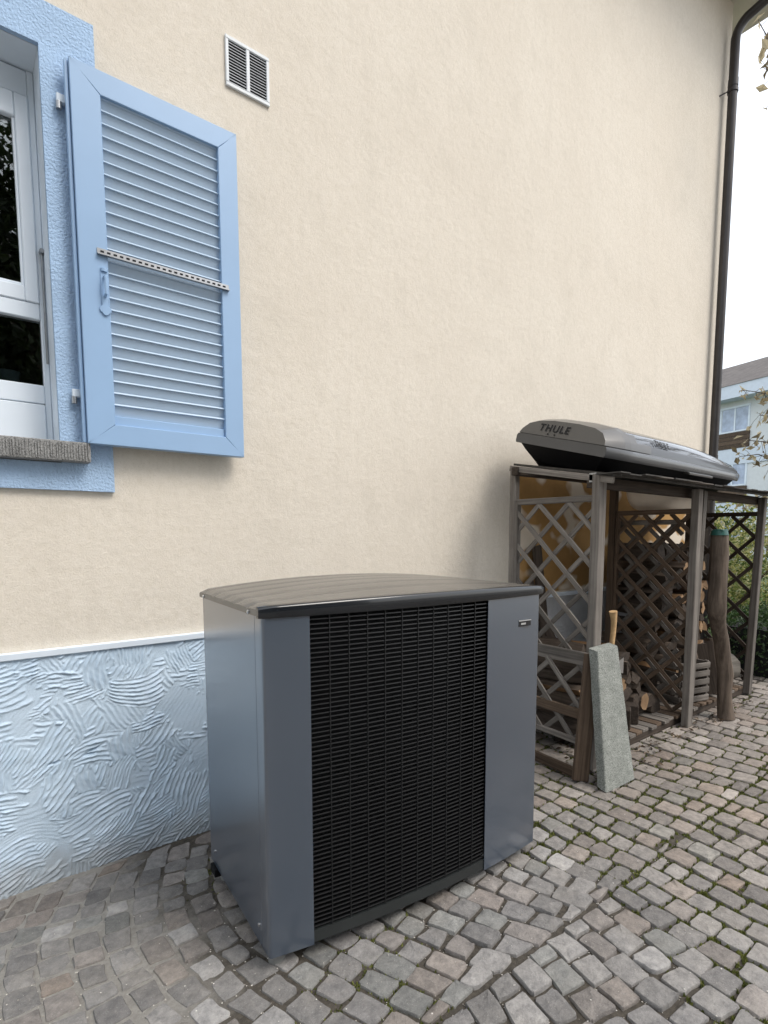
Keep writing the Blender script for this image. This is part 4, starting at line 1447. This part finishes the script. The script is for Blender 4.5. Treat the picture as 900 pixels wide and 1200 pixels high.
# dark raised end cap whose edge sweeps forward in a wedge along the side
ec = MB()
rws = []
nfull = 2 * len(SECT) - 1
for u in [-0.004, 0.0, 0.008, 0.02, 0.04, 0.07, 0.10, 0.14, 0.18, 0.22]:
    uu = max(0, u)
    s_ = section(uu)
    w_, h = sect(uu)
    # the cap covers the whole section near the end, then only the lower side flanks
    row = []
    for i in range(7, nfull - 7):
        a, z = s_[i]
        row.append((xpos(uu, z) - (0.004 if u < 0.01 else 0), a * BW * 1.008, z + 0.003))
    rws.append(row)
ncap = len(rws[0])
full_cap = MB().grid(rws[:6])
full_cap.add(rws[0], [tuple(range(ncap))])
mid_ = (ncap - 1) // 2
for r_i in range(5, 9):
    kk = max(2, int(4 - (r_i - 5) * 0.8))
    for lo_i, hi_i in ((0, kk), (ncap - 1 - kk, ncap - 1)):
        full_cap.grid([rws[r_i][lo_i:hi_i + 1], rws[r_i + 1][lo_i:hi_i + 1]])
obj('end_cap', full_cap, M['lidgrey'], rb, smooth=True)
def lettering(txt, size, mw, parent, m):
    cu = bpy.data.curves.new('lettering', 'FONT')
    cu.body = txt
    cu.space_character = 1.2
    cu.size = size
    cu.extrude = 0.0007
    cu.offset = size * 0.016
    cu.align_x = 'CENTER'
    cu.align_y = 'CENTER'
    tmp = bpy.data.objects.new('lettering_curve', cu)
    COL.objects.link(tmp)
    dg = bpy.context.evaluated_depsgraph_get()
    me = bpy.data.meshes.new_from_object(tmp.evaluated_get(dg))
    bpy.data.objects.remove(tmp)
    me.materials.clear()
    return link('lettering', me, m, parent, mw)
def basis(origin, xa, ya):
    x_, y_ = Vector(xa).normalized(), Vector(ya)
    z_ = x_.cross(y_).normalized()
    y_ = z_.cross(x_)
    m_ = Matrix((x_, y_, z_)).transposed().to_4x4()
    m_.translation = origin
    return m_
# end face lettering (end face looks towards -X)
lettering('THULE', 0.064, basis((0.0105, 0.06, 0.112), (0, -1, 0), (0.4, 0, 1)), rb, M['logo'])
# lettering on the lid's front shoulder
s_ = section(0.34)
pa, pb = s_[9], s_[10]
cy_, cz_ = (pa[0] + pb[0]) / 2 * BW, (pa[1] + pb[1]) / 2
s2 = section(0.30)
lettering('THULE', 0.055, basis((0.30 * BL, (s2[9][0] + s2[10][0]) / 2 * BW - 0.007, (s2[9][1] + s2[10][1]) / 2 + 0.006), (1, 0, -0.02), (0, (pb[0] - pa[0]) * BW, pb[1] - pa[1])), rb, M['logo'])
for k in range(2):
    obj('rivet', MB().tube([(-0.006, 0.04 + 0.05 * k, 0.078), (0.02, 0.04 + 0.05 * k, 0.080)], 0.004, 8), M['logo'], rb)
obj('latch_handle', MB().box(0.95, -0.505 * BW - 0.010, -0.012, 1.32, -0.46 * BW, 0.004, 0.003), M['lidgrey'], rb)
# small bracket poking up behind the box
bk = MB().box(-0.02, -0.012, 0, 0.02, 0.012, 0.13, 0.003)
bko = obj('metal_bracket', bk, M['alu'], mw=Matrix.Translation((3.62, -0.03, 2.02)) @ Matrix.Rotation(R(-38), 4, 'Y'))
tag(bko, 'small grey metal bracket poking up from the wall behind the roof box', 'bracket')

# ------------------------------------------------------------------ vegetation
def bush(name, label, cat, c, rx, ry, rz_, n, size, m, clumps=14, group=None, stem_h=None):
    t_ = thing(name, label, cat, (c[0], c[1], 0), group=group)
    mb_ = MB()
    cl_ = [(random.gauss(0, 0.42) * rx, random.gauss(0, 0.42) * ry, c[2] + random.uniform(-0.8, 0.75) * rz_, random.uniform(0.25, 0.5)) for _ in range(clumps)]
    pts = []
    for _ in range(n):
        q = random.choice(cl_)
        pts.append((q[0] + random.gauss(0, q[3] * rx * 0.6), q[1] + random.gauss(0, q[3] * ry * 0.6), max(0.02, q[2] + random.gauss(0, q[3] * rz_ * 0.6))))
    leaf_quads(mb_, pts, size)
    obj('foliage', mb_, m, t_)
    st = MB()
    for q in cl_[:max(5, clumps // 2)]:
        st.tube([(random.gauss(0, .05), random.gauss(0, .05), -0.12), (q[0] * 0.4, q[1] * 0.4, q[2] * 0.5), (q[0], q[1], q[2])], [0.02, 0.013, 0.005], 6)
    obj('stem', st, M['bark'], t_, smooth=True)
    return t_
bush('shrub', 'yellow-green shrub in leaf beyond the right trellis of the woodshed', 'shrub', (8.4, 0.55, 0.85), 0.9, 0.9, 0.75, 5200, 0.030, M['bushleaf'], 22)
bush('shrub', 'tall loose shrub with green and cream leaves behind the yellow-green one', 'shrub', (11.5, 1.9, 1.0), 1.4, 1.4, 0.9, 4200, 0.05, M['bushleaf'], 20)
# clipped hedge
hg = thing('hedge', 'low dark green clipped hedge beside the right post of the woodshed', 'hedge', (0, 0, 0))
pts = []
for _ in range(9000):
    x_, y_, z_ = random.uniform(5.75, 7.3), random.uniform(-0.98, -0.25), random.uniform(0.0, 0.56)
    d_ = min(x_ - 5.75, y_ + 0.98, 0.56 - z_, -0.25 - y_)
    if d_ < 0.12 or random.random() < 0.15:
        pts.append((x_ + random.gauss(0, .03), y_ + random.gauss(0, .03), z_ + random.gauss(0, .025)))
mb = MB(); leaf_quads(mb, pts, 0.022)
obj('foliage', mb, M['hedgeleaf'], hg)
obj('shade_core', MB().box(5.86, -0.88, -0.12, 7.2, -0.35, 0.44), M['darkhole'], hg)  # solid near-black box, its colour stands for the shade inside the foliage
# lawn blades
mb = MB()
for _ in range(14000):
    x_, y_ = random.uniform(7.2, 15), random.uniform(-1.2, 4)
    z_ = -0.12
    a = random.uniform(0, 6.28); h = random.uniform(0.05, 0.14)
    mb.add([(x_ + .012 * math.cos(a), y_ + .012 * math.sin(a), z_), (x_ - .012 * math.cos(a), y_ - .012 * math.sin(a), z_), (x_ + random.gauss(0, .03), y_ + random.gauss(0, .03), z_ + h)], [(0, 1, 2)])
tag(obj('grass', mb, M['grass']), 'bright green lawn grass beyond the woodshed', 'grass', kind='stuff')

# tree with thinning pale leaves at the right corner
tree = thing('ornamental_tree', 'small tree with thinning pale autumn leaves near the house corner', 'tree', (7.45, -0.85, 0))
tk = MB(); lf = []
tk.tube([(0, 0, -0.12), (0.03, 0.02, 1.2), (-0.03, 0.05, 2.6), (0.0, 0.0, 4.2), (0.05, 0.05, 6.0)], [0.09, 0.075, 0.06, 0.045, 0.02], 12)
br_ = MB()
def limb(a, b, r, n_leaf, sag=0.06):
    a, b = Vector(a), Vector(b)
    pts_ = []
    for k in range(7):
        t_ = k / 6
        p = a.lerp(b, t_) + Vector((random.gauss(0, .02), random.gauss(0, .02), -sag * t_ * t_ + random.gauss(0, .015)))
        pts_.append(p)
    br_.tube(pts_, [r * (1 - 0.75 * k / 6) for k in range(7)], 6)
    for _ in range(n_leaf):
        t_ = random.uniform(0.3, 1.05)
        i = min(5, int(t_ * 6)); p = pts_[i].lerp(pts_[i + 1], min(1, t_ * 6 - i))
        q = p + Vector((random.gauss(0, .06), random.gauss(0, .06), random.gauss(-.03, .06)))
        lf.append(q)
        br_.tube([p, p.lerp(q, 0.5) + Vector((0, 0, .01)), q], 0.002, 4, cap=False)
for z_ in (1.9, 2.1, 2.35, 2.6, 2.8):
    limb((0, 0, z_ - 0.15), (-random.uniform(0.3, 0.75), random.uniform(0.5, 0.85), z_ + random.uniform(-0.05, 0.25)), 0.013, 40, 0.12)
for _ in range(34):
    z_ = random.uniform(2.2, 5.4)
    a = random.uniform(-2.3, 0.6)
    limb((0, 0, z_), (math.cos(a) * random.uniform(.6, 1.2), math.sin(a) * random.uniform(.6, 1.2), z_ + random.uniform(0.1, 0.7)), 0.018, 26)
for dx, dy, z_ in ((-1.88, 0.36, 5.66), (-1.82, 0.33, 5.50), (-1.86, 0.30, 5.28)):
    limb((0, 0, z_ - 0.7), (dx, dy, z_), 0.013, 34, 0.03)
obj('trunk', tk, M['standbark'], tree, smooth=True)
obj('branches', br_, M['bark'], tree)
mb = MB(); leaf_quads(mb, lf, 0.046)
obj('crown', mb, M['paleleaf'], tree)

# big trees across the yard behind the camera: they show in the window panes; the leftmost is added unseen to dim the left wall
def big_tree(x, y, h, rr, lab):
    t_ = thing('garden_tree', lab, 'tree', (x, y, 0), group='dark trees across the yard')
    obj('trunk', MB().tube([(0, 0, -0.12), (0.05, 0.1, h * 0.3), (0, 0, h * 0.6), (0.1, 0, h * 0.9)], [0.2, 0.16, 0.11, 0.03], 10), M['bark'], t_, smooth=True)
    mb_ = MB(); pts_ = []
    cl_ = [(random.gauss(0, 0.5) * rr, random.gauss(0, 0.5) * rr, h * random.uniform(0.2, 0.95)) for _ in range(50)]
    for q in cl_:
        s_ = (1 - 0.6 * max(0, q[2] / h - 0.55) / 0.45)
        for _ in range(120):
            pts_.append((q[0] * s_ + random.gauss(0, .42), q[1] * s_ + random.gauss(0, .42), q[2] + random.gauss(0, .38)))
    leaf_quads(mb_, pts_, 0.13)
    obj('crown', mb_, M['treeleaf'], t_)
for (x, y, h, rr), wh in zip(((-5.2, -5.6, 8.2, 1.9), (-4.2, -11, 8.0, 2.1), (-0.7, -11.6, 11.0, 2.0), (1.5, -11.8, 10.8, 2.1)), ('leftmost', 'second from the left', 'third from the left', 'rightmost')):
    big_tree(x, y, h, rr, 'dark leafy tree across the yard, %s in the row of four' % wh)

nb = thing('sky_block_house', 'plain brown house added unseen behind the garden trees to block bright sky', 'house', (-1.0, -19.0, 0))  # added house, out of view: blocks sky in the panes, darkens the left wall
bx('wall', plain('brown_house_wall', (0.12, 0.095, 0.075), 0.9), nb, -7, -4, -0.12, 7, 4, 7.5)
obj('roof', MB().add([(-7.5, 4.5, 7.51), (7.5, 4.5, 7.51), (7.5, -4.5, 7.51), (-7.5, -4.5, 7.51), (-7.5, 0, 11), (7.5, 0, 11)],
                     [(0, 1, 5, 4), (2, 3, 4, 5), (1, 2, 5), (3, 0, 4), (0, 3, 2, 1)]), M['tiles'], nb)
for k in range(4):
    for z_ in (1.0, 4.2):
        wn = bx('window', M['cap'], nb, -5.6 + k * 3.2, 4.002, z_, -4.4 + k * 3.2, 4.05, z_ + 1.4)
        bx('pane', M['bpane'], wn, -5.5 + k * 3.2, 4.052, z_ + 0.1, -4.5 + k * 3.2, 4.056, z_ + 1.3)

# ------------------------------------------------------------------ apartment block beyond the garden
blk = thing('apartment_block', 'pale three-storey apartment block with brown roof and brown balcony boards', 'building', (33.4, 6.9, 0), R(-13.2))
# local: facade in plane x = 0 facing -x, running along +y
E0, E1, HE = -14.0, 22.0, 8.7
wl = MB()
wl.box(0.0, E0, -0.12, 10, E1, HE)
obj('wall', wl, M['bwall'], blk)
obj('fascia', MB().box(-0.9, E0 - 0.5, HE - 0.06, 10.6, E1 + 0.5, HE + 0.62), M['bband'], blk)
rfm = MB()
rfm.add([(-0.95, E0 - 0.5, HE + 0.625), (-0.95, E1 + 0.5, HE + 0.625), (5, E1 + 0.5, HE + 3.4), (5, E0 - 0.5, HE + 3.4), (10.9, E0 - 0.5, HE + 0.625), (10.9, E1 + 0.5, HE + 0.625)],
        [(0, 3, 2, 1), (3, 4, 5, 2), (0, 4, 3), (1, 2, 5), (0, 1, 5, 4)])
obj('roof', rfm, M['tiles'], blk)
for fl in range(3):
    zf = 8.6 - 2.95 * (fl + 1)
    obj('floor_band', MB().box(-0.06, E0, zf - 0.45, 0.0, E1, zf + 0.42), M['bband'], blk)
    y = E0 + 1.2
    while y < E1 - 3.4:
        wf = MB()
        wf.box(-0.05, y, zf + 1.32, 0.06, y + 2.4, zf + 1.40); wf.box(-0.05, y, zf + 2.62, 0.06, y + 2.4, zf + 2.72)
        for yy in (y, y + 0.76, y + 1.56, y + 2.32):
            wf.box(-0.045, yy, zf + 1.405, 0.06, yy + 0.08, zf + 2.615)
        wo_ = obj('window', wf, M['cap'], blk)
        for yy in (y + 0.085, y + 0.845, y + 1.645):
            obj('pane', MB().box(-0.02, yy, zf + 1.41, -0.004, yy + 0.67, zf + 2.61), M['bpane'], wo_)
        for q in range(4):
            obj('balcony_board', MB().box(-0.09, y - 0.05, zf + 0.43 + q * 0.22, -0.003, y + 2.45, zf + 0.63 + q * 0.22), M['bbrown'], blk)
        y += 3.75
